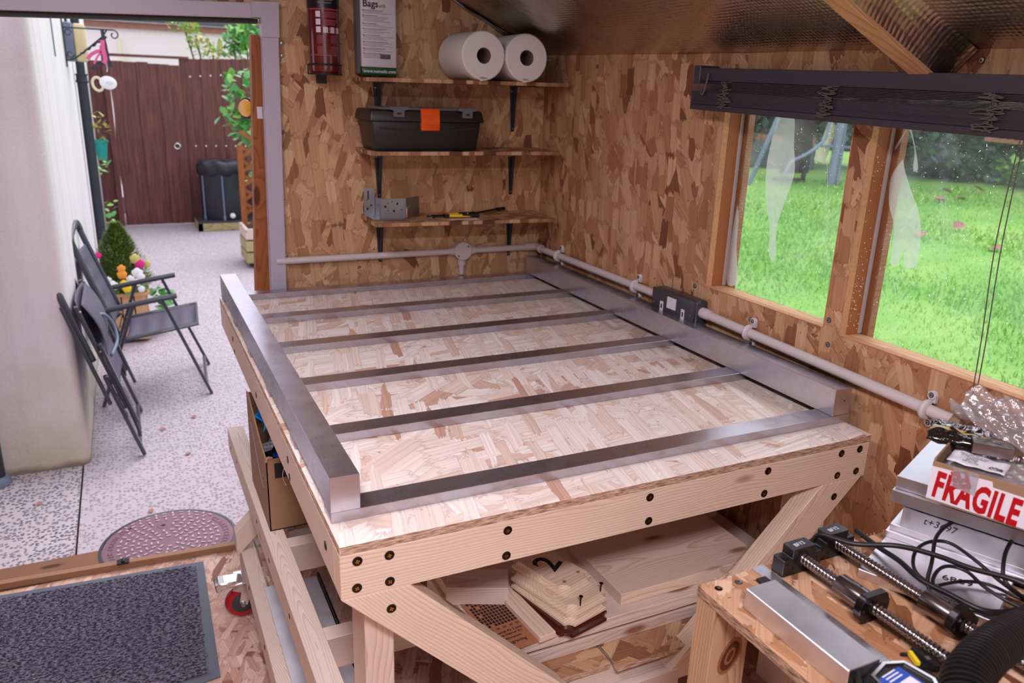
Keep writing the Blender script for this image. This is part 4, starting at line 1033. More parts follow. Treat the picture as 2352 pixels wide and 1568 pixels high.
text('2', .085, 'ink', p1, frame((.0, .010, .0184), (.94, .34, 0), (-.34, .94, 0)), 'number', bold=.0012, sx=1.1)
g = G()
for a in ((.028, -.055), (-.022, -.060)): g.lathe((a[0], a[1], .0178), (0, 0, 1), [(.0045, 0), (.0045, .0008)], 14)
obj('wood_plug', g, 'engrave', p1, local=True)
for a in ((.038, -.090), (-.030, -.094)):
    g = G(); g.cyl((a[0], a[1], .018), (a[0]+.001, a[1], .040), .0016, 8); g.lathe((a[0]+.001, a[1], .040), (0, 0, 1), [(.0045, 0), (.0045, .0012)], 12); obj('nail', g, 'brass_screw', p2, local=True, label='dark nail standing upright')

# aluminium plates on the lower deck
g = G(); g.box((-.005, .28, z2+.0104), (.150, 1.005, z2+.0184)); tag(obj('aluminium_sheet', g, 'alu_matt', loc=(.07, .6, z2+.01), bevel=.0006), 'bright aluminium sheet lying on the bottom deck of the workbench', 'metal sheet')
g = G(); g.box((.152, .28, z2+.0104), (.158, 1.005, z2+.030)); tag(obj('steel_edge_bar', g, 'black', loc=(.155, .6, z2+.01)), 'dark narrow bar standing along the bright sheet on the bottom deck', 'bar')

# ------------------------------------------------------------------ cardboard box on the shelf rail
cb = thing('cardboard_box', 'open cardboard delivery box holding blue tools under the left bench edge', 'box', (.10, 1.03, .5206))
x0b, x1b, y0b, y1b, zb_, zt_ = .004, .30, .860, 1.185, .5210, .735
th_ = .004
def wall(name, a, b, mm='cardboard'): g = G(); g.box(a, b); return obj(name, g, mm, cb, bevel=.0008)
wall('base', (x0b, y0b, zb_), (x1b, y1b, zb_+th_))
nw = wall('front_panel', (x0b, y0b, zb_), (x1b, y0b+th_, zt_)); wall('back_panel', (x0b, y1b-th_, zb_), (x1b, y1b, .812))
g = G(); g.prism([(y0b, zb_), (y1b, zb_), (y1b, .815), (y1b-.03, .818), (y0b+.10, .752), (y0b, zt_)], 'x', x0b, x0b+th_); sd = obj('side_panel', g, 'cardboard', cb)
wall('side_panel', (x1b-th_, y0b, zb_), (x1b, y1b, zt_))
g = G(); g.tube(spline([(x0b+.001, y0b-.001, zt_-.006), (x0b+.006, y0b+.002, zt_+.004), (x0b+.018, y0b+.004, zt_+.001)], 4), .0045, 8); obj('crushed_corner', g, 'cardboard', cb)
g = G(); g.box((x0b+.022, y0b-.0006, .678), (.14, y0b, .722)); tp = obj('black_tape', g, 'black_matt', cb)
text('amazon', .026, 'white', cb, frame(Vector((x0b+.066, y0b-.0009, .690))-cb.location, (.08, 0, -1), (1, 0, .08)), bold=.0003, spacing=.95)
g = G(); g.tube([(x0b+.050-.008*sin(pi*k/8), y0b-.0010, .712-.060*k/8) for k in range(9)], .0009, 6); obj('printed_swoosh', g, 'white', cb)
g = G(); g.tube([(x0b-.0004, 1.12-.20*k/10, .74-.115*sin(pi*.5*k/10)**1.5) for k in range(11)], .0022, 6); g.tube([(x0b-.0004, .915, .665), (x0b-.0004, .925, .650)], .002, 6); obj('printed_smile', g, 'grey_ink', cb)
t = thing('blue_glove', 'bright blue glove poking out of the open cardboard box', 'glove', (.06, 1.07, .75))
g = G(); g.sheet(lambda u, v: (.02+.09*u+.008*sin(9*v), 1.00+.13*v+.01*sin(7*u), .755+.04*v+.012*sin(11*u+5*v)-.02*u), 14, 14); obj('cloth', g, 'blue_bag', t, smooth='all', solid=.004)
for k, (xx, yy) in enumerate(((.045, .935), (.085, .95))):
    t = thing('bar_clamp', ['blue plastic clamp at the near end of the open box', 'second blue clamp beside it in the open box'][k], 'clamp', (xx, yy, .53), 'blue clamps in the open cardboard box')
    g = G(); g.lathe((xx, yy, .60), (.12, .1, 1), [(.010, 0), (.014, .03), (.014, .09), (.010, .10), (.015, .11), (.015, .13), (.006, .14)], 16); obj('handle', g, 'blue', t, smooth=True)
    g = G(); g.lathe((xx+.012, yy+.01, .70), (.12, .1, 1), [(.020, 0), (.022, .004), (.02, .008)], 20); g.tube(spline([(xx-.02, yy-.02, .66), (xx-.015, yy-.03, .70), (xx+.01, yy-.025, .715), (xx+.03, yy-.01, .70)], 4), .006, 8); obj('jaw', g, 'blue', t, smooth=True)
    g = G(); g.cyl((xx, yy, .525), (xx+.01, yy, .64), .004, 8); obj('bar', g, 'zinc', t)
g = G(); g.box((.03, .885, .526), (.20, 1.15, .66)); tag(obj('tool_pouch', g, 'black_matt', loc=(.1, 1.0, .526), bevel=.02, smooth=True), 'black tool pouch filling the bottom of the open cardboard box', 'pouch')
g = G(); g.sheet(lambda u, v: (.012+.035*u, .93+.05*v, .725+.02*u+.006*sin(14*v+9*u)), 8, 8); tag(obj('clear_packet', g, 'polybag', loc=(.03, .95, .72), smooth='all'), 'small clear packet catching the light at the rim of the open box', 'packet')

# =================================================================== the small bench in front
B2 = .970
b2 = thing('side_bench', 'low OSB topped bench along the window wall, holding ball screws and metal plates', 'workbench', (.86, -.75, 0))
board('bench_top', (.481, -1.45, B2-.018), (1.258, -.314, B2), 'osb_small', 'osb_edge_dark', b2)
g = G()
for k in range(60):
    x_ = R.uniform(.485, 1.1); L_ = R.uniform(.002, .008); g.hexa([(x_-.0007, -.316, B2-R.uniform(.001, .004)), (x_+.0007, -.316, B2-.003), (x_+.0007, -.313, B2-.003), (x_-.0007, -.313, B2-.003), (x_-.0004, -.314+L_*.4, B2+L_*.4), (x_+.0004, -.314+L_*.4, B2+L_*.4), (x_+.0004, -.313+L_*.4, B2+L_*.4), (x_-.0004, -.313+L_*.4, B2+L_*.4)])
g.hexa([(.520, -.317, B2), (.535, -.317, B2), (.535, -.3155, B2), (.520, -.3155, B2), (.536, -.322, B2+.014), (.538, -.322, B2+.016), (.538, -.321, B2+.016), (.536, -.321, B2+.014)])
obj('splinters', g, 'osb_edge', b2, kind='stuff')
MT['pine_knot'] = pine('pine_knot', (184,150,120), (128,88,60), .0055)
lk = timber('leg', (.5195, -.3355, 0), (.5195, -.3355, B2-.018), .075, .044, 'pine_knot', b2, (0, 1, 0))
for k, (ra, rb_, mm) in enumerate(((.020, .034, 'knot_ring'), (.015, .027, 'knot_dark'), (.008, .016, 'knot_ring'), (.005, .011, 'knot_dark'))):
    g = G(); th_k = radians(-24); A_k = []
    for i in range(26):
        a = 2*pi*i/26; u, v = cos(a)*ra, sin(a)*rb_; A_k.append((.523+u*cos(th_k)-v*sin(th_k), .858+u*sin(th_k)+v*cos(th_k)))
    g.prism([(x_, z_) for x_, z_ in A_k], 'y', -.3578-.0002*k, -.3572); obj('knot', g, mm, b2)
timber('leg', (1.22, -.364, 0), (1.22, -.364, B2-.018), .060, .098, 'pine_soft', b2, (0, 1, 0))
timber('leg', (.511, -1.38, 0), (.511, -1.38, B2-.018), .060, .098, 'pine_soft', b2, (0, 1, 0))
timber('leg', (1.22, -1.38, 0), (1.22, -1.38, B2-.018), .060, .098, 'pine_soft', b2, (0, 1, 0))
timber('rail', (.541, -.341, .60), (1.19, -.341, .60), .045, .07, 'pine_dark', b2)
timber('rail', (.525, -.413, .55), (.525, -1.33, .55), .045, .07, 'pine_dark', b2)
bt = [c for c in b2.children if c.name.startswith('bench_top')][0]
screw(bt, (.505, -.334, B2+.0002), (0, 0, 1), None, .72); screw(bt, (.545, -.333, B2+.0002), (0, 0, 1), SCREW_Z, .95)

# steel rule
g = G(); g.box((.590, -.60, B2+.0002), (.614, -.311, B2+.0012)); ru = obj('steel_rule', g, 'alu', loc=(.60, -.45, B2)); tag(ru, 'thin steel rule lying beside the aluminium bar on the small bench', 'ruler')
g = G()
for k in range(60): g.box((.6135-(.007 if k % 5 == 0 else .004), -.3135-k*.0047, B2+.0012), (.6138, -.3138-k*.0047, B2+.0013))
gr = obj('graduation', g, 'ink', None, kind='stuff'); gr.location = -ru.location; gr.parent = ru
# dark magnetic strip with ribs and the aluminium bar
g = G(); g.box((.571, -.66, B2+.0014), (.589, -.343, B2+.006)); dk2 = obj('dark_strip', g, 'black', loc=(.58, -.5, B2)); tag(dk2, 'black toothed plastic strip between the aluminium bar and the ball screws', 'strip')
g = G()
for k in range(18): g.box((.571, -.48-k*.009, B2+.006), (.589, -.4845-k*.009, B2+.009))
o_ = obj('rib', g, 'black', None, kind='stuff'); o_.location = -dk2.location; o_.parent = dk2
g = G(); g.box((.506, -.578, B2+.0003), (.562, -.388, B2+.0353)); tag(obj('aluminium_bar', g, 'alu', loc=(.534, -.48, B2), bevel=.0009), 'solid aluminium bar with a satin top on the corner of the small bench', 'metal bar')

# two ball screws with their end supports and nuts
def ball_screw(x, y0, yn, lab, txt, ln=.62, fa=90, grp='ball screws on the small bench'):
    zc = B2+.0262
    t = thing('ball_screw', lab, 'ball screw', (x, y0, B2), grp)
    hw = .040
    g = G(); g.prism([(x-hw, B2+.0003), (x+hw, B2+.0003), (x+hw, B2+.030), (x+.0225, B2+.030), (x+.0225, B2+.046), (x-.0225, B2+.046), (x-.0225, B2+.030), (x-hw, B2+.030)], 'y', y0-.0, y0+.024); sb = obj('end_support', g, 'black', t, bevel=.0008)
    g = G(); g.box((x-.0222, y0-.0004, B2+.0461), (x+.0222, y0+.0236, B2+.0463)); obj('top_face', g, 'navy', sb)
    text(txt, .011, 'white', t, frame(Vector((x-.001, y0+.011, B2+.0464))-t.location, (1, .1, 0), (-.1, 1, 0)))
    g = G()
    for s_ in (-1, 1):
        g.lathe((x+s_*.0315, y0+.011, B2+.0301), (0, 0, 1), [(.0052, 0), (.0052, .0004)], 14)
        g.lathe((x+s_*.018, y0-.0003, B2+.012), (0, -1, 0), [(.003, 0), (.003, .0003)], 12); g.lathe((x+s_*.03, y0-.0003, B2+.022), (0, -1, 0), [(.0028, 0), (.0028, .0003)], 12)
    g.lathe((x, y0-.0003, zc), (0, -1, 0), [(.0135, 0), (.0135, .0004)], 24)
    obj('bolt_hole', g, 'black_hole', sb, kind='stuff')
    # threaded shaft: rounded helical groove
    g = G(); n = 18; pitch = .0066; per = 9; m_ = int(ln/pitch*per); rg = []
    for i in range(m_+1):
        d = ln*i/m_; ring = []
        for k in range(n):
            a = 2*pi*k/n; ph = (d/pitch-k/n) % 1.0
            r = .0089-.0017*max(0, sin(pi*ph*1.0))**.7 if ph < .62 else .0089
            if ph < .62: r = .0089-.0020*sin(pi*ph/.62)
            ring.append(Vector((x+cos(a)*r, y0-d, zc+sin(a)*r)))
        rg.append(ring)
    g.rings(rg); obj('threaded_shaft', g, 'chrome_dark', t, smooth='all')
    # nut: body with a flattened round flange
    g = G(); g.lathe((x, yn+.052, zc), (0, -1, 0), [(.0115, 0), (.0165, 0), (.0170, .001), (.0170, .052)], 32); nb_ = obj('nut_body', g, 'steel_dark', t, smooth=True)
    fl = []
    for k in range(40):
        a = 2*pi*k/40; xx, zz = cos(a)*.0305, sin(a)*.0305
        fl.append((x+max(-.0245, min(.0245, xx)) if False else x+xx, zc+zz))
    ca = radians(fa)
    g = G(); P = []
    for k in range(48):
        a = 2*pi*k/48; u, v = cos(a)*.0300, sin(a)*.0300; u = max(-.0215, min(.0215, u))
        xx, zz = u*cos(ca)-v*sin(ca), u*sin(ca)+v*cos(ca); zz = max(zz, -.0257)
        P.append((x+xx, zc+zz))
    g.prism(P, 'y', yn-.012, yn); fl_ = obj('nut_flange', g, 'steel_black', t, bevel=.0008)
    g = G()
    for k in range(6):
        a = radians(90+(-45, 0, 45, 135, 180, 225)[k])+ca; g.lathe((x+cos(a)*.0225, yn-.0121, zc+sin(a)*.0225), (0, -1, 0), [(.0027, 0), (.0027, .0003)], 12)
    g.lathe((x, yn-.0121, zc), (0, -1, 0), [(.0108, 0), (.0108, .0006)], 20)
    obj('flange_hole', g, 'black_hole', fl_, kind='stuff')
    g = G(); g.lathe((x+.003, yn+.018, zc+.0168), (0, 0, 1), [(.0016, 0), (.0016, .0005)], 8); obj('oil_hole', g, 'black_hole', nb_)
ball_screw(.656, -.352, -.478, 'near ball screw beside the aluminium bar, its black end block facing the workbench', 'BF12')
ball_screw(.743, -.340, -.556, 'far ball screw running under the ribbed hose beside the plates', 'BF12', .70, 48)

# the stack of plates: set at an angle against the wall
RS = radians(23); st0 = Vector((.851, -.345, B2))
def plate(label, xa, xb, ya, yb, za, zb, m='alu', dr=0, grp='metal plates stacked on the small bench'):
    ca, sa = cos(RS+dr), sin(RS+dr)
    o = bpy.data.objects.new('x', None); bpy.data.objects.remove(o)
    g = G(); g.box((xa, -yb, za), (xb, -ya, zb)); ob = obj('metal_plate', g, m, None, bevel=.0007)
    ob.location = st0; ob.rotation_euler = (0, 0, RS+dr); tag(ob, label, 'metal plate', grp); return ob
E_ = .0003
pA = plate('large thin aluminium plate at the very bottom of the stack, jutting towards the ball screws', -.130, .30, 0, .19, E_, .0150)
pB = plate('grey plate lying second from the bottom of the stack', .004, .30, -.002, .30, .0153, .0270)
pC = plate('thin grey plate third from the bottom of the stack', .010, .30, .002, .30, .0273, .0390)
pD = plate('pale plate with a handwritten marker code on its edge, fourth from the bottom', .009, .30, .017, .30, .0393, .0760, 'alu')
pE = plate('thick sawn plate second from the top of the stack', -.004, .28, -.002, .33, .0850, .1068, 'alu_cut')
pF = plate('topmost thick aluminium plate under the fragile box', .004, .275, .0, .33, .1071, .1300, 'alu_cut')
g = G(); g.box((.03, -.29, .0762), (.27, -.03, .0848)); o_ = obj('gap_shade', g, 'black_matt', None); o_.location = st0; o_.rotation_euler = (0, 0, RS); tag(o_, 'black sheet standing for the shade in the gap between the plates of the stack', 'sheet')  # added black filler paints the shaded gap between plates
ug = Vector((1, 0, 0))
text('t+3697', .017, 'ink', pD, frame((.0086, -.075, .0635), (0, -1, 0), (0, 0, 1)), 'marker_code', ext=.0002, shear=.2)
text('6809', .022, 'ink', pA, frame((-.055, -.125, .0153), (.25, -1, 0), (1, .25, 0)), 'marker_code', ext=.0002)

# the fragile box
fb = thing('fragile_box', 'open cardboard box wrapped in red and white fragile tape on top of the plates', 'box', st0+Vector((0, 0, .1303)), None, RS)
bx0, bx1, by0, by1, bh = -.053, .205, .058, .34, .066
def fpanel(nm, a, b, m='cardboard', bev=.0006):
    g = G(); g.box((a[0], -b[1], a[2]), (b[0], -a[1], b[2])); return obj(nm, g, m, fb, local=True, bevel=bev)
fpanel('base', (bx0, by0, 0), (bx1, by1, .003))
fpn = fpanel('front_panel', (bx0, by0, .003), (bx0+.003, by1, bh)); fpanel('end_panel', (bx0+.003, by0, .003), (bx1, by0+.003, bh+.004)); fpanel('back_panel', (bx1-.003, by0, .003), (bx1, by1, bh+.018)); fpanel('end_panel', (bx0, by1-.003, .003), (bx1, by1, bh))
g = G(); g.hexa([(bx0+.12, -by0, bh), (bx1, -by0, bh), (bx1, -by0-.003, bh), (bx0+.12, -by0-.003, bh), (bx0+.15, -by0+.02, bh+.014), (bx1, -by0+.012, bh+.038), (bx1, -by0+.010, bh+.038), (bx0+.15, -by0+.018, bh+.014)]); obj('flap', g, 'cardboard', fb, local=True)
g = G(); g.hexa([(bx1-.004, -by0, bh+.01), (bx1-.004, -by1, bh+.01), (bx1, -by1, bh+.01), (bx1, -by0, bh+.01), (bx1+.012, -by0+.01, bh+.042), (bx1+.012, -by1, bh+.026), (bx1+.015, -by1, bh+.026), (bx1+.015, -by0+.01, bh+.042)]); obj('flap', g, 'cardboard', fb, local=True)
g = G(); g.prism([(-.058, .004), (-.058, .058), (-.140, .0605), (-.142, .052), (-.34, .044), (-.34, .002)], 'x', bx0-.0008, bx0-.0001); tpf = obj('fragile_tape', g, 'tape_white', fb, local=True)
text('FRAGILE', .058, 'red_ink', fb, frame((bx0-.0010, -.1235, .0255), (0, -1, -.06), (0, -.06, 1)), 'red_lettering', ext=.0002, bold=.0024, spacing=1.10, sx=.50)
text('FE', .034, 'red_ink', fb, frame((bx0-.0012, -.100, .0505), (.0, .9, -.35), (0, -.35, -.9)), 'red_lettering', ext=.0001, bold=.002, sx=.7, label='upside-down scrap of red tape lettering')
g = G(); g.hexa([(bx0-.0016, -.088, .036), (bx0-.0016, -.122, .030), (bx0-.0013, -.122, .030), (bx0-.0013, -.088, .036), (bx0-.0016, -.086, .0655), (bx0-.0016, -.122, .0655), (bx0-.0013, -.122, .0655), (bx0-.0013, -.086, .0655)]); obj('clear_tape', g, 'polybag', fb, local=True)
# what lies in the box
def in_box(lx, ly, lz=0): # local to world
    return Vector((st0.x+cos(RS)*lx+sin(RS)*ly, st0.y+sin(RS)*lx-cos(RS)*ly, st0.z+.1303+lz))
def pillow(name, label, cat, lx, ly, lz, sx, sy, th, m, rz=0, tilt=0, seed=0, wr=.004, n=22):
    t = thing(name, label, cat, in_box(lx, ly, lz), None, RS+rz)
    rr = random.Random(seed); ph = [rr.uniform(0, 6) for _ in range(8)]
    g = G()
    for s_ in (1, -1):
        def fn(u, v, s_=s_):
            a, b = (u-.5)*2, (v-.5)*2
            e = max(0, (1-a**4)*(1-b**4))**.6
            zz = s_*th*.5*e + wr*(sin(5*a+3*b+ph[0])+.6*sin(11*b-7*a+ph[1])+.5*sin(17*a+13*b+ph[2]))*(.35+.65*e)
            return (a*sx/2*(1+.03*sin(7*b+ph[3])), b*sy/2*(1+.03*sin(6*a+ph[4])), zz+tilt*a*sx/2)
        g.sheet(fn, n, n)
    bmesh.ops.remove_doubles(g.bm, verts=g.bm.verts, dist=.0002)
    o = obj('film', g, m, t, smooth='all', local=True); return t
k1 = pillow('coffee_sachet', 'glossy black foil sachet with white and gold print sticking out of the box', 'sachet', .060, .072, .078, .075, .135, .022, 'black_foil', .0, .0, 1, .002) if False else None
def mat_sachet():
    m, t, b = mat('black_foil'); co = t.objco(); s = t.sep(co)
    n = t.noise(co, 70, 4, .7, 2.0); n2 = t.noise(co, 26, 2, .5, 1)
    up_ = t.remap(s[0], -.002, .004, 0, 1)
    wsq = t.math('MULTIPLY', t.remap(n, .52, .56, 0, 1), up_)
    c = t.mix(wsq, srgb(12,12,14), srgb(225,222,226))
    band = t.math('MULTIPLY', t.remap(t.math('ABSOLUTE', t.math('ADD', s[0], .004)), .0028, .0034, 1, 0), t.remap(n2, .4, .45, 0, 1))
    c = t.mix(band, c, srgb(190,160,96))
    t.put(b.inputs['Base Color'], c); b.inputs['Roughness'].default_value = .12; b.inputs['Coat Weight'].default_value = .5
    bump(t, b, t.noise(co, 60, 3, .6, 1.2), .6, .003); return m
MT['black_foil'] = mat_sachet()
pillow('foil_sachet', 'glossy black foil sachet with white and gold print sticking out of the box corner', 'sachet', .060, .066, .076, .055, .090, .020, 'black_foil', .15, .25, 1, .0015)
pillow('clear_parts_bag', 'clear plastic bag of parts with a white printed label in the fragile box', 'plastic bag', .000, .135, .056, .090, .135, .018, 'polybag', .05, .0, 2, .0022)
lb = thing('bag_label', 'white printed address label on the clear parts bag', 'label', in_box(-.016, .112, .0705), None, RS)
g = G(); g.sheet(lambda u, v: ((u-.5)*.052, (v-.5)*.078, .0008*sin(9*u+7*v)+.0008*sin(17*v)), 10, 12); obj('paper', g, 'white', lb, local=True, solid=.0003, smooth='all')
for k, s_ in enumerate(('GATES 8M', 'Qty: 92', '026351', 'www.bearings.uk', 'Tel: 0121 496 0786')):
    text(s_, .0052, 'ink', lb, frame((-.018+k*.0070, .008, .0030), (.1, 1, 0), (-1, .1, 0)), 'printed_line', ext=.0001)
g = G()
for k in range(9):
    for j in range(5):
        if R.random() < .55: g.box((-.022+j*.0020, -.035+k*.0020, .0026), (-.022+j*.0020+.0020, -.035+k*.0020+.0020, .0029))
obj('code_patch', g, 'ink', lb, local=True, kind='stuff')
for k in range(4):
    p_ = in_box(.046+.004*k, .105+.019*k, .052+.002*k); g = G()
    g.lathe(p_, (.3, .2, 1), [(.006, 0), (.0105, 0), (.0110, .001), (.0110, .010), (.0105, .011), (.006, .011)], 20)
    tag(obj('bearing', g, 'chrome', loc=p_, smooth=True), ('first', 'second', 'third', 'fourth')[k]+' small shiny bearing counted from the near corner of the fragile box', 'bearing', 'loose bearings in the fragile box')
g = G(); p_ = in_box(.035, .118, .070); c_, s_ = cos(RS+.1), sin(RS+.1)
g.box((-.022, -.028, 0), (.022, .028, .017)); o_ = obj('steel_block', g, 'steel_dark', None, bevel=.0008); o_.location = p_; o_.rotation_euler = (0, .12, RS+.25); tag(o_, 'small bright steel block with engraved text standing in the box', 'steel block')
text('SBR-16', .008, 'ink', o_, frame((0, 0, .0173), (0, 1, 0), (-1, 0, 0)), 'engraved_text', ext=.0001)
text('UU 2021', .006, 'ink', o_, frame((.011, 0, .0173), (0, 1, 0), (-1, 0, 0)), 'engraved_text', ext=.0001)
g = G(); g.box((-.035, -.11, 0), (.030, .06, .030)); o_ = obj('packing_block', g, 'white', None, bevel=.003); o_.location = in_box(.085, .235, .030); o_.rotation_euler = (0, -.1, RS+.1); tag(o_, 'pale foam packing slab at the far end of the fragile box', 'packing')
g = G(); g.box((-.004, -.10, 0), (.004, .06, .0025)); o_ = obj('black_strap', g, 'black', None); o_.location = in_box(.050, .235, .0635); o_.rotation_euler = (0, -.1, RS+.15); tag(o_, 'thin black strap across the pale packing', 'strap')
t = thing('polythene_wrap', 'crumpled clear polythene sheet draped over the back of the fragile box', 'plastic film', in_box(.115, .150, .10), None, RS)
g = G(); ph = [R.uniform(0, 6) for _ in range(6)]
def fn(u, v):
    a, b = u-.5, v-.5
    return (a*.085+.01*sin(6*b+ph[0]), -(v*.25-.11)+.008*sin(8*a+ph[1]), .012-.10*(v**1.3)*.55+.012*sin(9*b+4*a+ph[2])+.007*sin(23*b-14*a+ph[3])+.004*sin(41*a+31*b+ph[4])+.02*a)
g.sheet(fn, 34, 60); obj('film', g, 'polybag', t, smooth='all', local=True)
g = G(); g.box((-.02, -.02, 0), (.02, .02, .03)); o_ = obj('parts_carton', g, 'white', None, bevel=.002); o_.location = in_box(.075, .088, .028); o_.rotation_euler = (0, 0, RS); tag(o_, 'white carton standing under the foil sachet in the box', 'carton')

# black power cables in loose coils across the plates
def cable(pts, r, label, name='power_cable', grp=None):
    g = G(); g.tube(spline(pts, 8), r, 10); c = sum((Vector(p) for p in pts), Vector())/len(pts)
    return tag(obj(name, g, 'black_rubber', loc=c, smooth='all'), label, 'cable', grp)
cable([(.715, -.300, .976), (.706, -.322, 1.0), (.699, -.344, 1.024), (.724, -.386, 1.026), (.771, -.426, 1.034), (.791, -.477, 1.042), (.795, -.528, 1.050), (.821, -.588, 1.055), (.86, -.66, 1.03)], .0040, 'thickest black cable arching from behind the near ball screw over the far one')
cable([(.86, -.57, .978), (.80, -.55, .990), (.775, -.503, .992), (.770, -.492, .996), (.781, -.478, 1.004), (.804, -.464, 1.020), (.848, -.435, 1.038), (.890, -.429, 1.050), (.921, -.441, 1.052), (.923, -.489, 1.055), (.93, -.53, 1.055), (.96, -.60, 1.05)], .0030, 'black cable rising in the tallest loop in front of the marker code')
cable([(.812, -.318, .992), (.801, -.372, .994), (.792, -.42, .998), (.776, -.470, 1.0), (.784, -.511, .999), (.801, -.552, .994), (.84, -.567, .99), (.90, -.57, .99)], .0042, 'black cable running low along the foot of the plate stack')
cable([(.79, -.50, .992), (.786, -.455, 1.0), (.810, -.430, 1.014), (.842, -.427, 1.024), (.873, -.442, 1.024), (.868, -.491, 1.022), (.866, -.536, 1.012), (.875, -.58, 1.0)], .0028, 'thin black cable curving in a wide arc inside the tallest loop')
cable([(.800, -.51, .990), (.790, -.484, .994), (.809, -.471, 1.004), (.842, -.466, 1.004), (.860, -.486, 1.002), (.847, -.524, 1.002), (.858, -.559, .994), (.88, -.59, .99)], .0028, 'thin black cable curling in the smallest arc low on the plates')
cable([(.98, -.50, 1.075), (.947, -.507, 1.066), (.914, -.509, 1.054), (.874, -.527, 1.042), (.856, -.547, 1.022), (.878, -.575, 1.0)], .0030, 'black cable hooping down beneath the end of the fragile tape')
cable([(.799, -.482, .990), (.845, -.492, .992), (.875, -.514, .992), (.898, -.555, .985), (.92, -.62, .985)], .0026, 'short thin black cable crossing flat under the smallest arc')
t = thing('cable_plug', 'black moulded cable grip with cable ties above the ribbed hose', 'cable grip', (.90, -.575, .99))
g = G(); g.bar((.885, -.563, .992), (.93, -.600, 1.02), .02, .016); obj('grip', g, 'black', t, bevel=.003, smooth=True)
g = G(); g.tube([Vector((.905+.013*cos(a)*.6, -.58+.013*cos(a)*.6, 1.004+.013*sin(a))) for a in [2*pi*k/16 for k in range(16)]], .0016, 6, closed=True); obj('cable_tie', g, 'black_matt', t)
# ribbed hose
hp = spline([(.62, -1.25, 1.0), (.52, -1.02, 1.0), (.478, -.86, 1.005), (.505, -.745, 1.035), (.552, -.692, 1.055), (.605, -.672, 1.060), (.66, -.660, 1.058), (.72, -.652, 1.052), (.80, -.645, 1.04), (.92, -.66, 1.02), (1.08, -.72, 1.0)], 40)
g = G(); L_ = 0; out = []; prev = None
# resample evenly
cum = [0]
for a, b in zip(hp, hp[1:]): cum.append(cum[-1]+(b-a).length)
N_ = int(cum[-1]/.0011); pts = []; j = 0
for i in range(N_+1):
    d = cum[-1]*i/N_
    while j < len(cum)-2 and cum[j+1] < d: j += 1
    f = (d-cum[j])/max(1e-9, cum[j+1]-cum[j]); pts.append(hp[j].lerp(hp[j+1], f))
g.tube(pts, .025, 24, rf=lambda t: .0240+.0030*(1 if sin(t*cum[-1]/.0068*2*pi) > .0 else -.8))
tag(obj('ribbed_hose', g, 'black_rubber', loc=(.7, -.7, 1.0), smooth=True), 'thick black ribbed vacuum hose curving over the ball screws', 'hose')
# tape measure
tm = thing('tape_measure', 'black and chrome tape measure with a blue label at the bottom edge', 'tape measure', (.548, -.625, B2), None, radians(8))
hx = [(-.034, .038), (.012, .046), (.044, .030), (.048, -.02), (.02, -.05), (-.036, -.048), (-.046, .005)]
g = G(); g.rings([[Vector((x*k, y*k, z)) for x, y in hx] for k, z in ((.94, .0005), (1.0, .006), (1.0, .026), (.93, .034), (.80, .038))]); obj('case', g, 'black_rubber', tm, local=True, smooth=True, bevel=.002)
g = G()
g.rings([[Vector((x*k+.002, y*k, z)) for k, z in ((.80, .0375), (.79, .0412), (.70, .0412), (.69, .0375))] for x, y in hx], closed=True); obj('chrome_ring', g, 'chrome', tm, local=True, smooth=True)
g = G(); g.rings([[Vector((x*k+.002, y*k, z)) for x, y in hx] for k, z in ((.70, .0378), (.70, .0386))]); rl_ = obj('label_disc', g, 'black', tm, local=True)
g = G(); g.box((-.027, -.026, .0386), (.022, .022, .0392)); obj('blue_label', g, 'blue', tm, local=True)
g = G(); g.box((-.022, -.020, .0393), (.018, .004, .0396)); obj('label_panel', g, 'white', tm, local=True)
g = G()
for q in range(3): g.box((-.014, .010+q*.005, .0393), (.012, .012+q*.005, .0396))
obj('label_line', g, 'white', tm, local=True, kind='stuff')
g = G()
for q in range(3): g.bar((-.046+.007*q, .027+.006*q, .03), (-.040+.007*q, .035+.006*q, .03), .003, .012)
obj('grip_rib', g, 'black_matt', tm, local=True)
g = G(); g.rings([[Vector((.052+x, -.002+y, z)) for x, y in ((-.016, -.018), (.018, -.014), (.022, .012), (-.012, .02))] for z in (.001, .022)]); g.lathe((.060, -.004, .022), (0, 0, 1), [(.009, 0), (.007, .003), (.001, .004)], 16); obj('lock_button', g, 'black_rubber', tm, local=True, bevel=.003, smooth=True)
# black clip with yellow tongue
ck = thing('spring_clip', 'small black clip with a yellow tongue beside the near ball screw', 'clip', (.652, -.578, B2), None, radians(-25))
g = G(); g.box((-.010, -.019, .0005), (.012, .019, .010)); g.box((-.026, .010, .001), (-.008, .014, .006)); g.box((-.026, -.016, .001), (-.008, -.012, .006)); obj('body', g, 'black', ck, local=True, bevel=.001)
g = G(); g.box((-.017, -.013, .004), (-.012, .011, .011)); obj('tongue', g, 'yellow', ck, local=True)
g = G(); g.box((.0, -.006, .0101), (.006, .001, .0103)); obj('slot', g, 'zinc', ck, local=True)
g = G(); g.rings([[Vector((.655+x*k, -.735+y*k, z)) for x, y in ((-.03, -.05), (.03, -.05), (.034, .03), (.0, .045), (-.034, .03))] for k, z in ((1, B2+.0005), (1, B2+.02), (.85, B2+.028))]); tag(obj('grey_case', g, 'socket', loc=(.655, -.735, B2), bevel=.003, smooth=True), 'grey plastic case poking in under the ribbed hose at the bottom edge', 'case')

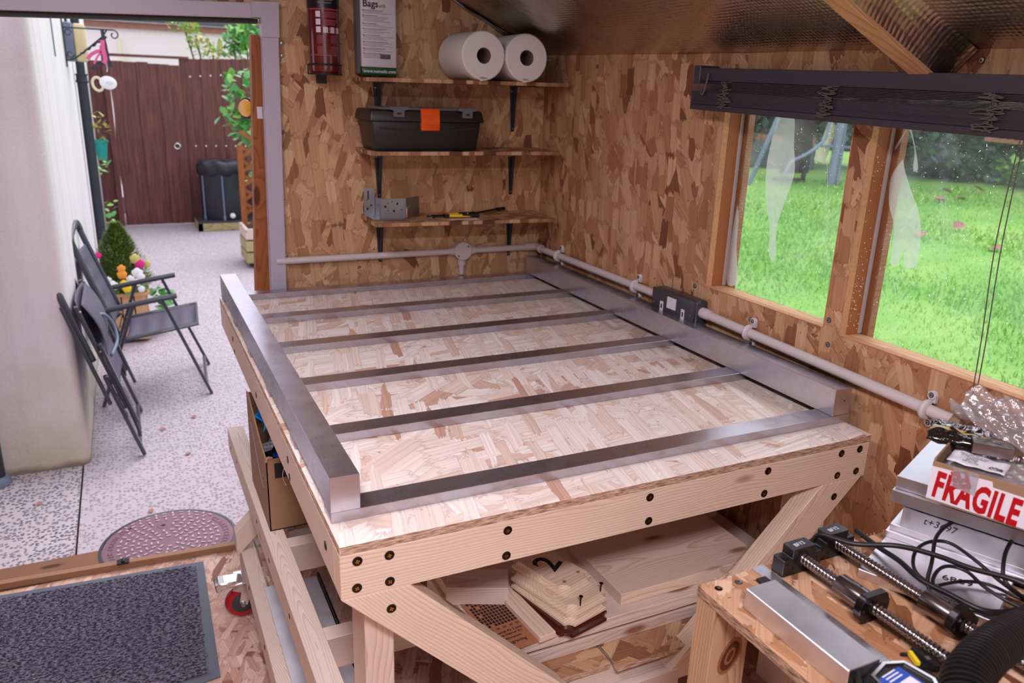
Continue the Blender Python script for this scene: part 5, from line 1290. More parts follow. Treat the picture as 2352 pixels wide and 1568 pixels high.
# =================================================================== floor mat
fm = thing('door_mat', 'dark ribbed entrance mat with a grey rubber border behind the threshold', 'door mat', (-.6, 1.35, 0))
q4 = [(-1.24, .80), (-.1505, .976), (-.141, 1.627), (-1.24, 1.708)]
g = G(); g.hexa([(x, y, .0005) for x, y in q4]+[(x, y, .004) for x, y in q4]); obj('rubber_border', g, 'mat_rubber', fm)
q4 = [(-1.22, .845), (-.187, 1.006), (-.168, 1.600), (-1.22, 1.675)]
g = G(); g.hexa([(x, y, .004) for x, y in q4]+[(x, y, .0095) for x, y in q4]); obj('pile', g, 'mat_pile', fm, bevel=.002)
# raised ribs of the pile, too many to count
g = G(); rr = random.Random(5)
for j in range(118):
    y = 1.0+j*.0057
    x = -1.10+rr.uniform(0, .02)
    while x < -.19:
        l_ = rr.uniform(.010, .024)
        yy = y+rr.uniform(-.0012, .0012)
        if yy > 1.0+.16*(x+.187) and yy < 1.598-.07*(x+.168) and x+l_ < -.172:
            g.hexa([(x, yy, .009), (x+l_, yy, .009), (x+l_, yy+.0032, .009), (x, yy+.0032, .009), (x+.002, yy+.0008, .0118), (x+l_-.002, yy+.0008, .0118), (x+l_-.002, yy+.0024, .0118), (x+.002, yy+.0024, .0118)])
        x += l_+.0035
obj('rib', g, 'mat_pile', fm, kind='stuff')

# =================================================================== outside the door
def groundslab(name, x0, x1, y0, y1, m): g = G(); g.box((x0, y0, -.12), (x1, y1, -.004)); return struct(name, g, m)
groundslab('path_slab', -.562, 3.0, 1.80, 10.6, 'conc'); groundslab('path_slab', -4.0, -.570, 1.80, 3.2, 'conc2')
g = G(); g.box((-4.5, 1.75, -.2), (3.2, 12.5, -.02)); struct('ground', g, 'soil')
# house wall with a softly rounded corner
g = G(); g.box((-4.0, 2.66, -.05), (-.535, 10.4, 4.2)); hw = struct('house_wall', g, 'masonry', bevel=.045, seg=4, smooth=True)
# manhole
mh = thing('manhole_cover', 'round rusty pink iron manhole cover set in the path outside the door', 'manhole cover', (-.245, 1.825, -.003))
mx, my, mr = -.246, 1.826, .240
g = G(); g.lathe((mx, my, -.0035), (0, 0, 1), [(mr+.006, 0), (mr+.006, .003), (mr-.004, .003), (mr-.004, 0)], 64); obj('frame_ring', g, 'socket', mh, label='dark grey iron rim')
g = G(); g.lathe((mx, my, -.0035), (0, 0, 1), [(mr-.007, 0), (mr-.007, .004)], 64); obj('lid', g, 'manhole', mh)
g = G()
for k, (r_, n_) in enumerate(((.040, 8), (.062, 13), (.085, 18), (.108, 22), (.131, 27), (.154, 32), (.177, 36), (.200, 40), (.220, 44))):
    for i in range(n_):
        a = 2*pi*i/n_+k*.7
        if abs(sin(a)) > -2 and r_ > .17 and abs((a % pi)-0) > -1:
            pass
        c = Vector((mx+r_*cos(a), my+r_*sin(a), 0))
        if (Vector((mx-.015, my+.13, 0))-c).length < .032: continue
        if r_ > .19 and abs(sin(a)) < .62: continue
        ax = a if (i+k) % 2 else a+pi/2
        d_ = Vector((cos(ax), sin(ax), 0)); g.bar(c-d_*.0078+Vector((0, 0, .002)), c+d_*.0078+Vector((0, 0, .002)), .0065, .004)
obj('raised_stud', g, 'manhole_hi', mh, kind='stuff') if 'manhole_hi' in MT else obj('raised_stud', g, 'manhole', mh, kind='stuff')
g = G(); g.lathe((mx-.015, my+.13, .0005), (0, 0, 1), [(.024, 0), (.022, .0015), (.008, .0015), (.008, -.001)], 24); ky = obj('key_boss', g, 'manhole', mh)
g = G(); g.lathe((mx-.015, my+.13, .0), (0, 0, 1), [(.0085, 0), (.0085, .0022)], 14); obj('keyhole', g, 'black_hole', ky)
def arc_text(s_, r_, a0, da, size):
    for k, ch in enumerate(s_):
        a = radians(a0+da*k)
        if ch == ' ': continue
        rd = Vector((cos(a), sin(a), 0)); tg = Vector((sin(a), -cos(a), 0))
        text(ch, size, 'manhole', mh, frame(Vector((mx, my, .001))+rd*r_-mh.location, tg, rd), 'raised_letter', ext=.0012, bold=.0006)
arc_text('CLARKSTEEL', .205, 33, -6.2, .030); arc_text('CLARK-DRAIN.COM', .205, 205, -5.2, .026)

for o_ in [mh]+list(mh.children_recursive):   # the cover runs on under the shed: end it at the threshold
    if o_.type != 'MESH': continue
    bpy.context.view_layer.update(); mw = o_.matrix_world.inverted()
    co_ = mw @ Vector((-.4, 1.703, 0)); no_ = (mw.to_3x3() @ Vector((.0625, 1, 0))).normalized()
    b_ = bmesh.new(); b_.from_mesh(o_.data); bmesh.ops.bisect_plane(b_, geom=b_.verts[:]+b_.edges[:]+b_.faces[:], plane_co=co_, plane_no=no_, clear_inner=True)
    if len(b_.faces) == 0: bpy.data.objects.remove(o_)
    else: b_.to_mesh(o_.data)
    b_.free()
# downpipes
t = thing('downpipe', 'dark downpipe at the far left edge standing in a cement collar', 'downpipe', (-.905, 2.62, 0))
g = G(); g.cyl((-.893, 2.600, .02), (-.893, 2.600, 3.0), .034, 20); obj('pipe', g, 'navy', t, smooth=True)
g = G(); g.lathe((-.895, 2.60, -.003), (0, 0, 1), [(.058, 0), (.054, .018), (.045, .030), (.036, .036)], 18); obj('cement_collar', g, 'lamp_body', t, smooth=True)
t = thing('downpipe', 'tall black downpipe on the white house wall beside the gate', 'downpipe', (-.46, 6.0, 0))
g = G(); g.cyl((-.486, 6.0, .02), (-.486, 6.0, 1.72), .036, 20); g.cyl((-.486, 6.0, 1.72), (-.486, 6.0, 3.6), .030, 20); obj('pipe', g, 'black_soft', t, smooth=True)
g = G(); g.lathe((-.486, 6.0, 1.66), (0, 0, 1), [(.036, 0), (.044, .004), (.044, .018), (.038, .022), (.038, .055), (.044, .058), (.044, .066), (.030, .068)], 20); obj('collar', g, 'black_soft', t, smooth=True)

# bulkhead lamp
t = thing('bulkhead_lamp', 'grey and cream bulkhead lamp high on the house wall behind the hanging bracket', 'wall lamp', (-.50, 5.25, 1.92))
g = G(); g.box((-.534, 5.17, 1.80), (-.478, 5.33, 2.045)); obj('body', g, 'lamp_body', t, bevel=.008, smooth=True)
g = G(); g.box((-.479, 5.175, 1.80), (-.405, 5.325, 2.04)); obj('diffuser', g, 'lamp_diff', t, bevel=.018, seg=3, smooth=True)
g = G(); g.cyl((-.515, 5.25, 2.045), (-.515, 5.25, 3.2), .008, 8); obj('supply_cable', g, 'black_soft', t)
# wrought bracket
t = thing('hanging_bracket', 'black wrought iron scroll bracket with a twisted strut on the house wall', 'bracket', (-.52, 5.0, 1.9))
g = G(); g.box((-.532, 4.99, 1.76), (-.524, 5.01, 2.09)); g.bar((-.528, 5.0, 2.0), (-.235, 5.0, 2.0), .008, .008)
sc_ = [(-.235+.03*sin(a)*(1-a/9), 5.0, 2.0-.03+.03*cos(a)*(1-a/9)) for a in [k*.35 for k in range(18)]]; g.tube(sc_, .0042, 6)
g.tube(spline([(-.525, 5, 1.80), (-.47, 5, 1.82), (-.40, 5, 1.875), (-.34, 5, 1.925), (-.30, 5, 1.96), (-.275, 5, 1.998)]), .005, 6)
for s_, z_ in ((1, 1.97), (-1, 1.84)):
    g.tube([(-.50+.022*cos(a)*(1-a/14), 5.0, z_+s_*.022*sin(a)*(1-a/14)) for a in [k*.4 for k in range(16)]], .0035, 6)
obj('scroll', g, 'black_soft', t)
g = G(); g.tube([(-.44+.16*k/30, 5+.006*sin(k), 1.843+.115*k/30+.005*cos(k)) for k in range(31)], .006, 6); obj('twisted_strut', g, 'black_soft', t)
# harness
t = thing('dog_harness', 'pink dog harness with black straps hanging from the iron bracket', 'harness', (-.32, 4.98, 1.85))
g = G()
def strap(pts, w_, th, m='pink', nm='strap'):
    g = G(); P = spline(pts, 5); rg = []
    for i, p in enumerate(P):
        a = P[max(0, i-1)]; b = P[min(len(P)-1, i+1)]; d = (b-a).normalized(); s_ = d.cross(Vector((0, 1, 0))).normalized()*w_/2; o = Vector((0, th/2, 0))
        rg.append([p-s_-o, p+s_-o, p+s_+o, p-s_+o])
    g.rings(rg); return obj(nm, g, m, t)
strap([(-.305, 4.98, 1.935), (-.307, 4.975, 1.88), (-.300, 4.97, 1.82), (-.312, 4.97, 1.79)], .026, .012)
strap([(-.308, 4.98, 1.870), (-.345, 4.98, 1.862), (-.385, 4.98, 1.838), (-.403, 4.98, 1.812)], .022, .012)
strap([(-.318, 4.98, 1.862), (-.345, 4.98, 1.83), (-.37, 4.98, 1.785)], .012, .012)
strap([(-.300, 4.99, 2.0), (-.298, 4.985, 1.96), (-.292, 4.98, 1.90), (-.285, 4.98, 1.82), (-.272, 4.98, 1.77)], .022, .008, 'black_soft', 'black_strap')
strap([(-.312, 4.99, 1.79), (-.345, 4.985, 1.788), (-.37, 4.98, 1.765), (-.385, 4.98, 1.75)], .020, .008, 'black_soft', 'black_strap')
strap([(-.300, 4.98, 1.82), (-.296, 4.98, 1.76), (-.300, 4.97, 1.735)], .006, .006, 'silver_glint', 'clip')
# retractable lead
t = thing('dog_lead', 'white and pink oval retractable dog lead hanging below the harness', 'dog lead', (-.32, 4.95, 1.665))
g = G(); n = 32
def ell(cx, cz, a, b, rot, y, k=1): return [Vector((cx+cos(rot)*a*k*cos(2*pi*i/n)-sin(rot)*b*k*sin(2*pi*i/n), y, cz+sin(rot)*a*k*cos(2*pi*i/n)+cos(rot)*b*k*sin(2*pi*i/n))) for i in range(n)]
g.rings([ell(-.300, 1.670, .052, .042, -.2, y, k) for y, k in ((4.930, .8), (4.936, 1.0), (4.966, 1.0), (4.972, .8))]); obj('reel_case', g, 'petal_white', t, smooth=True)
g = G(); g.tube(ell(-.362, 1.660, .030, .042, .2, 4.951), .0085, 8, closed=True); obj('handle', g, 'cream_board', t, smooth=True)
g = G(); g.rings([ell(-.292, 1.668, .022, .013, -.1, y) for y in (4.928, 4.931)]); obj('badge', g, 'white', t)
g = G(); g.tube([(-.300, 4.96, 1.71), (-.298, 4.97, 1.74)], .003, 6); obj('loop', g, 'black_soft', t)
g = G(); g.box((-.535, 3.98, 1.80), (-.531, 4.05, 2.05)); tag(obj('vent_panel', g, 'lamp_body', loc=(-.53, 4.0, 1.9), bevel=.002), 'narrow grey vent plate high on the near house wall', 'vent')
# teal pot with straggling plant
t = thing('hanging_pot', 'small teal wall pot holding yellow-green sprigs behind the downpipe', 'plant pot', (-.45, 7.5, 1.05))
g = G(); g.lathe((-.445, 7.5, .96), (0, 0, 1), [(.040, 0), (.058, .16), (.066, .16), (.066, .185), (.056, .185), (.052, .16)], 20); obj('pot', g, 'green_glass', t, smooth=True)
def leaf_mesh(name, l, w_, m, fold=.15, droop=.2):
    g = G(); P = [(0, 0), (.25, .38), (.55, .5), (.85, .28), (1, 0)]
    for s_ in (1, -1):
        for (a, b), (c, d) in zip(P, P[1:]):
            g.quad((a*l, 0, -droop*l*a*a), (c*l, 0, -droop*l*c*c), (c*l, s_*d*w_, fold*d*w_-droop*l*c*c), (a*l, s_*b*w_, fold*b*w_-droop*l*a*a)) if a > 0 else g._f(g._v([(0, 0, 0), (c*l, 0, -droop*l*c*c), (c*l, s_*d*w_, fold*d*w_-droop*l*c*c)]))
    bm = g.bm; me = bpy.data.meshes.new(name); bm.to_mesh(me); bm.free(); me.materials.append(MT[m]); return me
def rand_rot(rr, tilt=1.2): return Matrix.Rotation(rr.uniform(0, 2*pi), 4, 'Z') @ Matrix.Rotation(rr.uniform(-tilt, .5), 4, 'Y') @ Matrix.Rotation(rr.uniform(-.6, .6), 4, 'X')
LY = leaf_mesh('leaf_yellow', .07, .03, 'leaf_yellow'); rr = random.Random(3)
for k in range(26):
    z_ = rr.choice((1.14, 1.24, 1.26, 1.36)); inst('leaf', LY, t, Matrix.Translation(Vector((-.44+rr.uniform(-.05, .06), 7.5+rr.uniform(-.05, .03), z_+rr.uniform(-.03, .03)))-t.location) @ rand_rot(rr))
g = G(); g.tube([(-.45, 7.5, 1.10), (-.44, 7.5, 1.25), (-.42, 7.5, 1.38)], .005, 5); g.tube([(-.45, 7.5, 1.10), (-.47, 7.5, 1.30)], .004, 5); obj('stem', g, 'twig', t)

# ------------------------------------------------------------------ gate and fence
gt = thing('garden_gate', 'dark brown stained garden gate of wavy vertical boards with a ring latch', 'gate', (.02, 9.6, 0))
bx = [-.31, -.165, -.02, .10, .215, .325, .445]; bt_ = [1.905, 1.90, 1.905, 1.89, 1.888, 1.882]
for k in range(6):
    rr = random.Random(k+40); xa, xb = bx[k]-.008, bx[k+1]+.008; al = .016*(k % 2); g = G(); rg = []
    for i in range(13):
        z_ = .004+(bt_[k]-.004)*i/12; o1 = .006*sin(i*.9+k*2)+rr.uniform(-.003, .003); o2 = .006*sin(i*.8+k*3+1)+rr.uniform(-.003, .003); d = rr.uniform(-.003, .003)
        d *= .3; rg.append([Vector((xa+o1, 9.568+al+d, z_)), Vector((xb+o2, 9.572+al+d, z_)), Vector((xb+o2, 9.584+al+d, z_)), Vector((xa+o1, 9.584+al+d, z_))])
    g.rings(rg); obj('board', g, 'fence', gt)
g = G(); g.box((-.31, 9.611, .3), (.44, 9.64, .4)); g.box((-.31, 9.611, 1.5), (.44, 9.64, 1.6)); obj('ledge', g, 'fence', gt)
g = G(); g.tube([Vector((.345+.032*cos(a), 9.575, .945+.032*sin(a))) for a in [2*pi*i/20 for i in range(20)]], .008, 8, closed=True); g.lathe((.345, 9.585, .985), (0, -1, 0), [(.016, 0), (.016, .012)], 14); obj('ring_latch', g, 'chrome', gt, smooth=True, label='silver ring latch')
fn_ = thing('board_fence', 'dark brown board fence right of the gate, behind the black water butt', 'fence', (.9, 9.66, 0))
for k in range(14):
    rr = random.Random(k+80); xa = .452+k*.118; g = G(); rg = []
    for i in range(11):
        z_ = .0+(1.96+.005*k)*i/10; o1 = rr.uniform(-.002, .002); al = .014*(k % 2); rg.append([Vector((xa-.006+o1, 9.63+al, z_)), Vector((xa+.122+o1, 9.63+al, z_)), Vector((xa+.122+o1, 9.643+al, z_)), Vector((xa-.006+o1, 9.643+al, z_))])
    g.rings(rg); obj('board', g, 'fence', fn_)
for k in range(7):
    for z_ in (1.76+.01*k, .945): 
        g = G(); g.lathe((.56+k*.118, 9.628, z_), (0, -1, 0), [(.010, 0), (.008, .004)], 8); obj('fixing', g, 'petal_white', fn_)
fl = thing('board_fence', 'narrow dark brown fence panel between the house wall and the gate', 'fence', (-.42, 9.66, 0))
for k, (xa, xb) in enumerate(((-.534, -.455), (-.456, -.375))):
    g = G(); g.box((xa, 9.63, 0), (xb, 9.66, 1.9)); obj('board', g, 'fence', fl)
g = G(); g.box((-.382, 9.56, 0), (-.322, 9.64, 2.06)); obj('gate_post', g, 'fence', fl)
g = G(); g.box((-.32, 9.60, 1.955), (.56, 9.66, 1.985)); obj('top_rail', g, 'fence', fl)
# black fabric water butt on a timber stand
t = thing('butt_stand', 'low timber stand with a grey slab under the black water butt', 'stand', (.78, 9.2, 0))
g = G(); g.box((.46, 8.92, .09), (1.12, 9.56, .115)); obj('slab', g, 'socket', t)
for (a, b) in (((.46, 8.92, 0), (1.12, 8.97, .09)), ((.46, 8.92, 0), (.51, 9.56, .09)), ((.46, 9.5, 0), (1.12, 9.56, .09))): g = G(); g.box(a, b); obj('sleeper', g, 'pine_green', t)
t = thing('water_butt', 'black soft sided water butt with a rolled rim beside the gate', 'water butt', (.79, 9.22, .116))
g = G(); wx, wy, wr2 = .79, 9.22, .258
prof = [(wr2*.98, 0), (wr2, .02), (wr2, .25), (wr2*1.01, .52), (wr2*1.0, .56)]
g.lathe((wx, wy, .116), (0, 0, 1), prof, 40); obj('tank', g, 'fabric_black', t, smooth=True)
g = G(); rgs = []
for r_, h in ((wr2, .53), (wr2*1.06, .55), (wr2*1.09, .60), (wr2*1.06, .655), (wr2*.98, .68), (wr2*.7, .69), (.001, .695)):
    rgs.append([Vector((wx+cos(2*pi*k/48)*(r_+.012*sin(k*1.3+h*30)), wy+sin(2*pi*k/48)*(r_+.012*sin(k*1.3+h*30)), .116+h+.010*sin(k*.9+2))) for k in range(48)])
g.rings(rgs); obj('rolled_cover', g, 'fabric_black', t, smooth='all')
for a in (-150, -95, -40):
    ar = radians(a); g = G(); g.cyl((wx+cos(ar)*(wr2+.008), wy+sin(ar)*(wr2+.008), .125), (wx+cos(ar)*(wr2+.008), wy+sin(ar)*(wr2+.008), .64), .008, 8); g.lathe((wx+cos(ar)*(wr2+.008), wy+sin(ar)*(wr2+.008), .118), (0, 0, 1), [(.014, 0), (.014, .05)], 10); obj('support_rod', g, 'blue_grey', t, smooth=True)
g = G(); g.lathe((.86, wy-wr2+.005, .17), (0, -1, 0), [(.03, 0), (.03, .02), (.015, .02), (.012, .06)], 16); obj('tap', g, 'petal_white', t, smooth=True)
# neighbour's white wall with gutter
g = G(); g.box((-3, 14.0, 0), (6, 14.2, 2.60)); nh = struct('neighbour_wall', g, 'masonry2')
g = G(); g.box((-3, 13.93, 2.50), (6, 14.0, 2.60)); struct('eaves_board', g, 'brick')
t = thing('gutter', 'grey rain gutter along the low roof beyond the gate', 'gutter', (1, 13.9, 2.62))
g = G(); g.rings([[Vector((x, 13.88+.06*cos(a), 2.66+.06*sin(a))) for a in [pi+pi*k/8 for k in range(9)]]+[Vector((x, 13.88+.052*cos(a), 2.66+.052*sin(a))) for a in [2*pi-pi*k/8 for k in range(9)]] for x in (-3, 6)]); obj('channel', g, 'gutter_grey', t, smooth=True)
g = G(); g.hexa([(-3, 13.9, 2.66), (6, 13.9, 2.66), (6, 17, 3.0), (-3, 17, 3.0), (-3, 13.9, 2.72), (6, 13.9, 2.72), (6, 17, 3.06), (-3, 17, 3.06)]); struct('neighbour_roof', g, 'brick')
g = G(); g.box((-.40, 13.93, 1.9), (-.10, 14.0, 2.0)); g.cyl((-.15, 13.93, 2.35), (-.10, 13.93, 1.8), .02, 8); tag(obj('wall_cable', g, 'cream_board', loc=(-.2, 13.95, 2.0)), 'pale pipe end on the white wall beyond the gate', 'pipe')

# ------------------------------------------------------------------ plants by the gate
LG = leaf_mesh('leaf', .115, .085, 'leaf'); LP = leaf_mesh('leaf_pale', .10, .07, 'leaf_pale'); LD = leaf_mesh('leaf_deep', .11, .08, 'leaf_deep') if 'leaf_deep' in MT else LG
vine = thing('climbing_vine', 'leafy green climber cascading over the trellis beside the door', 'climbing plant', (.95, 7.45, 0)); rr = random.Random(21)
def cluster(cx, cz, rx, rz, n, cy=7.4, ry=.14):
    for k in range(n):
        a = rr.uniform(0, 2*pi); q = sqrt(rr.random()); p = Vector((cx+rx*q*cos(a), cy+rr.uniform(-ry, ry), cz+rz*q*sin(a)))
        me = LG if rr.random() < .62 else LP
        inst('leaf', me, vine, Matrix.Translation(p-vine.location) @ rand_rot(rr, 1.6) @ Matrix.Scale(rr.uniform(.7, 1.15), 4))
cluster(.90, 1.62, .24, .22, 78); cluster(.78, 1.36, .15, .12, 34); cluster(.95, 1.20, .17, .22, 44); cluster(1.0, .85, .11, .25, 34); cluster(.98, .5, .09, .16, 16)
g = G()
for a in range(5): g.tube(spline([(.98+.02*a, 7.4, .3), (.95+.03*sin(a), 7.38, .8), (.98, 7.42, 1.2), (.85+.05*a, 7.4, 1.6)], 5), .008, 5)
obj('stem', g, 'twig', vine)
tl = thing('trellis', 'orange-brown timber trellis panel behind the wooden planter', 'trellis', (.85, 7.25, .3))
timber('post', (.775, 7.2, .25), (.775, 7.2, 1.12), .05, .05, 'pine_orange', tl, (0, 1, 0)); timber('post', (1.25, 7.3, .25), (1.25, 7.3, 1.12), .05, .05, 'pine_orange', tl, (0, 1, 0))
for k in range(6):
    timber('lattice_slat', (.79, 7.22, .30+.14*k), (1.24, 7.28, .62+.14*k), .012, .035, 'pine_orange', tl); timber('lattice_slat', (.79, 7.235, .55+.14*k), (1.24, 7.295, .23+.14*k), .012, .035, 'pine_orange', tl)
MT['pine_green'] if 'pine_green' in MT else None
t = thing('wooden_planter', 'square timber planter with soil beside the door post, under the trellis', 'planter', (.95, 6.9, 0))
for k in range(3):
    z_ = .05+.115*k
    timber('side_board', (.71, 6.68, z_+.05), (1.25, 6.68, z_+.05), .03, .10, 'pine_green' if k < 2 else 'pine_soft', t); timber('side_board', (.725, 6.69, z_+.05), (.725, 7.12, z_+.05), .03, .10, 'pine_green' if k < 2 else 'pine_soft', t)
g = G(); g.box((.74, 6.70, .02), (1.25, 7.15, .345)); obj('soil', g, 'soil', t)
t = thing('yellow_toy', 'yellow plastic ring lying on the ground by the door post', 'toy', (.86, 6.75, 0))
g = G(); g.tube([Vector((.88+.085*cos(a), 6.50+.085*sin(a), .03)) for a in [2*pi*k/24 for k in range(24)]], .03, 10, closed=True); obj('ring', g, 'yellow', t, smooth=True)
g = G(); g.lathe((.88, 6.50, .03), (0, 0, 1), [(.04, 0), (.03, .03), (.005, .035)], 16); obj('knob', g, 'yellow', t, smooth=True)
# shrub above the fence
def tree(name, label, base, crown, n, seed, ms, trunk=True, rad=.012):
    t = thing(name, label, 'tree', base); rr = random.Random(seed); g = G()
    for (cx, cy, cz, rx, ry, rz, k) in crown:
        for _ in range(k):
            a, b = rr.uniform(0, 2*pi), rr.uniform(-1, 1); q = rr.random()**.4; s_ = sqrt(1-b*b)
            p = Vector((cx+rx*q*s_*cos(a), cy+ry*q*s_*sin(a), cz+rz*q*b)); l_ = rr.uniform(.7, 1.3)*n
            m4 = Matrix.Translation(p) @ rand_rot(rr, 1.6); g.mi = rr.randrange(len(ms))
            q4 = [m4 @ Vector(v) for v in ((0, 0, 0), (l_*.5, l_*.28, .0), (l_, 0, -l_*.15), (l_*.5, -l_*.28, 0))]; g._f(g._v(q4))
    obj('foliage', g, ms, t, kind='stuff')
    g = G()
    for (cx, cy, cz, rx, ry, rz, k) in crown: g.tube(spline([base, (base[0]+(cx-base[0])*.3, base[1], base[2]+(cz-base[2])*.5), (cx, cy, cz+rz*.5)], 5), rad, 5)
    obj('branches', g, 'twig', t); return t
tree('garden_tree', 'sparse yellow-green shrub in front of the white wall beyond the fence', (1.0, 11, 0), [(.62, 11, 2.42, .22, .2, .14, 90), (.78, 11, 2.22, .12, .2, .16, 60), (.98, 11, 2.1, .2, .2, .1, 60)], .10, 5, ['leaf_yellow', 'leaf_pale'])
tree('garden_tree', 'bright green shrub rising above the fence next to the door post', (1.5, 11, 0), [(1.42, 11, 2.30, .26, .2, .22, 220), (1.25, 11.1, 2.15, .2, .2, .15, 90)], .11, 6, ['leaf', 'leaf_pale'])
t = thing('wall_weeds', 'sprigs of ivy growing up the foot of the house wall behind the downpipe', 'weeds', (-.48, 7.2, 0)); rr = random.Random(8)
for k in range(40): inst('leaf', LP if k % 2 else LG, t, Matrix.Translation(Vector((-.50+rr.uniform(-.02, .10), 7.6+rr.uniform(-.6, .6), rr.choice((.15, .35, .5, .85, .95))+rr.uniform(-.06, .06)))-t.location) @ rand_rot(rr) @ Matrix.Scale(rr.uniform(.4, .7), 4))
# dry leaves scattered on the path
rr = random.Random(12)
for k, (x, y) in enumerate(((-.20, 2.95), (-.11, 2.62), (-.46, 3.5), (.0, 4.2), (-.1, 5.4), (-.05, 3.05), (-.30, 2.08), (-.72, 2.35))):
    g = G(); me = leaf_mesh('dry_leaf', .035, .022, 'dry_leaf', .3, .0); o = inst('dry_leaf', me, None, Matrix.Translation((x, y, .002)) @ Matrix.Rotation(rr.uniform(0, 6), 4, 'Z')); tag(o, 'small dry brown leaf on the path, '+('nearest the foot of the folded chair', 'between the open chair and the doorway', 'under the open chair by the house wall', 'out beyond the front feet of the open chair', 'farthest off towards the gate', 'just past the tip of the folded chair', 'on the manhole cover\'s far rim', 'at the foot of the near house corner')[k], 'leaf', 'dry leaves on the path')
# round yellow reflector on the outer post
t = thing('reflector', 'round yellow reflector lamp fixed outside on the brown door stud', 'reflector', (.165, 1.87, 1.6))
g = G(); g.lathe((.150, 1.885, 1.607), (.75, .65, 0), [(.030, .0), (.036, .004), (.036, .022), (.030, .028)], 28); obj('housing', g, 'black_soft', t, smooth=True)
g = G(); g.lathe((.150, 1.885, 1.607), (-.75, -.65, 0), [(.030, 0), (.028, .004), (.001, .006)], 28); obj('lens', g, 'yellow_lens', t, smooth=True)
g = G(); g.box((.176, 1.8035, 1.575), (.194, 1.8045, 1.615)); obj('sticker', g, 'white', t)

# ------------------------------------------------------------------ planter with conifer and pansies
pt = thing('patio_planter', 'slatted timber planter with a dwarf conifer and pansies behind the open chair', 'planter', (-.36, 4.75, 0))
px0, px1, py0, py1, ph_ = -.520, -.215, 4.55, 4.86, .325
for k in range(4):
    xa = px0+k*(px1-px0)/4
    timber('slat', (xa+.038, py0, .02), (xa+.038, py0, ph_), .018, .068, 'pine_warm', pt, (1, 0, 0))
for k in range(4):
    ya_ = py0+.02+k*.075; timber('slat', (px1, ya_+.035, .02), (px1, ya_+.035, ph_), .068, .018, 'pine_warm', pt, (1, 0, 0)); timber('slat', (px0, ya_+.035, .02), (px0, ya_+.035, ph_), .068, .018, 'pine_warm', pt, (1, 0, 0))
timber('rim', (px0-.01, py0, ph_+.008), (px1+.01, py0, ph_+.008), .05, .02, 'pine_warm', pt); timber('rim', (px1, py0, ph_+.008), (px1, py1, ph_+.008), .05, .02, 'pine_warm', pt); timber('rim', (px0, py0, ph_+.008), (px0, py1, ph_+.008), .05, .02, 'pine_warm', pt)
g = G(); g.box((px0+.02, py0+.015, .03), (px1-.015, py1, ph_-.01)); obj('soil', g, 'soil', pt)
rr = random.Random(31); g = G()
for k in range(6500):
    h = rr.random()**1.25; r_ = (.185*(1-h)**.75+.012)*(1+.15*sin(9*h+k%5)); a = rr.uniform(0, 2*pi); q = rr.random()**.35*r_
    p = Vector((-.355+q*cos(a), 4.72+q*sin(a), .36+.42*h)); out = Vector((cos(a), sin(a), rr.uniform(.2, 1.3))).normalized(); s_ = out.cross(Vector((0, 0, 1))).normalized()*.008; l_ = rr.uniform(.014, .034)
    g._f(g._v([p-s_, p+s_, p+out*l_]))
obj('conifer_foliage', g, 'conifer', pt, kind='stuff')
g = G(); g.cyl((-.355, 4.72, .3), (-.355, 4.72, .7), .010, 8); obj('conifer_stem', g, 'twig', pt)
LS = leaf_mesh('leaf_small', .05, .035, 'leaf')
for k in range(70): inst('leaf', LS, pt, Matrix.Translation(Vector((rr.uniform(px0+.02, px1-.0), rr.uniform(py0-.02, py0+.14), ph_+rr.uniform(.01, .08)))-pt.location) @ rand_rot(rr))
def flower(x, y, z, m, s_=1):
    g = G()
    for k in range(5):
        a = radians(90+72*k); c = Vector((x+cos(a)*.011*s_, y-.003, z+sin(a)*.011*s_)); g.lathe(c, (cos(a)*.3, -1, sin(a)*.3), [(.0125*s_, 0), (.010*s_, .003*s_), (.001, .004*s_)], 8)
    obj('pansy', g, m, pt, smooth=True)
for x, y, z, m, s_ in ((-.475, 4.53, .475, 'petal_white', 1.3), (-.43, 4.52, .445, 'petal_white', 1), (-.405, 4.50, .410, 'petal_white', 1.5), (-.435, 4.49, .375, 'petal_yellow', 1.4), (-.345, 4.52, .475, 'petal_orange', 1.4), (-.345, 4.52, .515, 'petal_orange', 1.2), (-.340, 4.49, .420, 'petal_yellow', 1.2), (-.325, 4.48, .390, 'petal_yellow', 1.3), (-.30, 4.53, .44, 'petal_white', 1.2), (-.255, 4.54, .475, 'petal_white', 1.6), (-.235, 4.53, .45, 'petal_white', 1.2), (-.265, 4.50, .42, 'petal_white', 1.2), (-.24, 4.48, .38, 'petal_white', 1), (-.26, 4.60, .56, 'leaf_yellow', 1.5), (-.235, 4.6, .525, 'petal_pink', 1.5), (-.19, 4.62, .515, 'leaf_yellow', 1.2), (-.49, 4.6, .535, 'petal_pink', 1.2), (-.475, 4.62, .59, 'petal_pink', 1), (-.50, 4.6, .55, 'petal_white', 1.4)): flower(x, y, z, m, s_)
t = thing('potted_flowers', 'low green leaves with pink flowers on the ground right of the slatted planter', 'plant', (-.16, 4.75, 0)); rr = random.Random(77)
g = G(); g.lathe((-.15, 4.8, 0), (0, 0, 1), [(.06, 0), (.08, .12)], 18); obj('pot', g, 'black_soft', t)
for k in range(46): inst('leaf', LG if k % 3 else LP, t, Matrix.Translation(Vector((-.14+rr.uniform(-.06, .07), 4.78+rr.uniform(-.08, .08), rr.uniform(.08, .30)))-t.location) @ rand_rot(rr) @ Matrix.Scale(.7, 4))
g = G(); g.lathe((-.15, 4.70, .115), (0, -1, .2), [(.014, 0), (.001, .006)], 8); obj('petal', g, 'petal_pink', t)

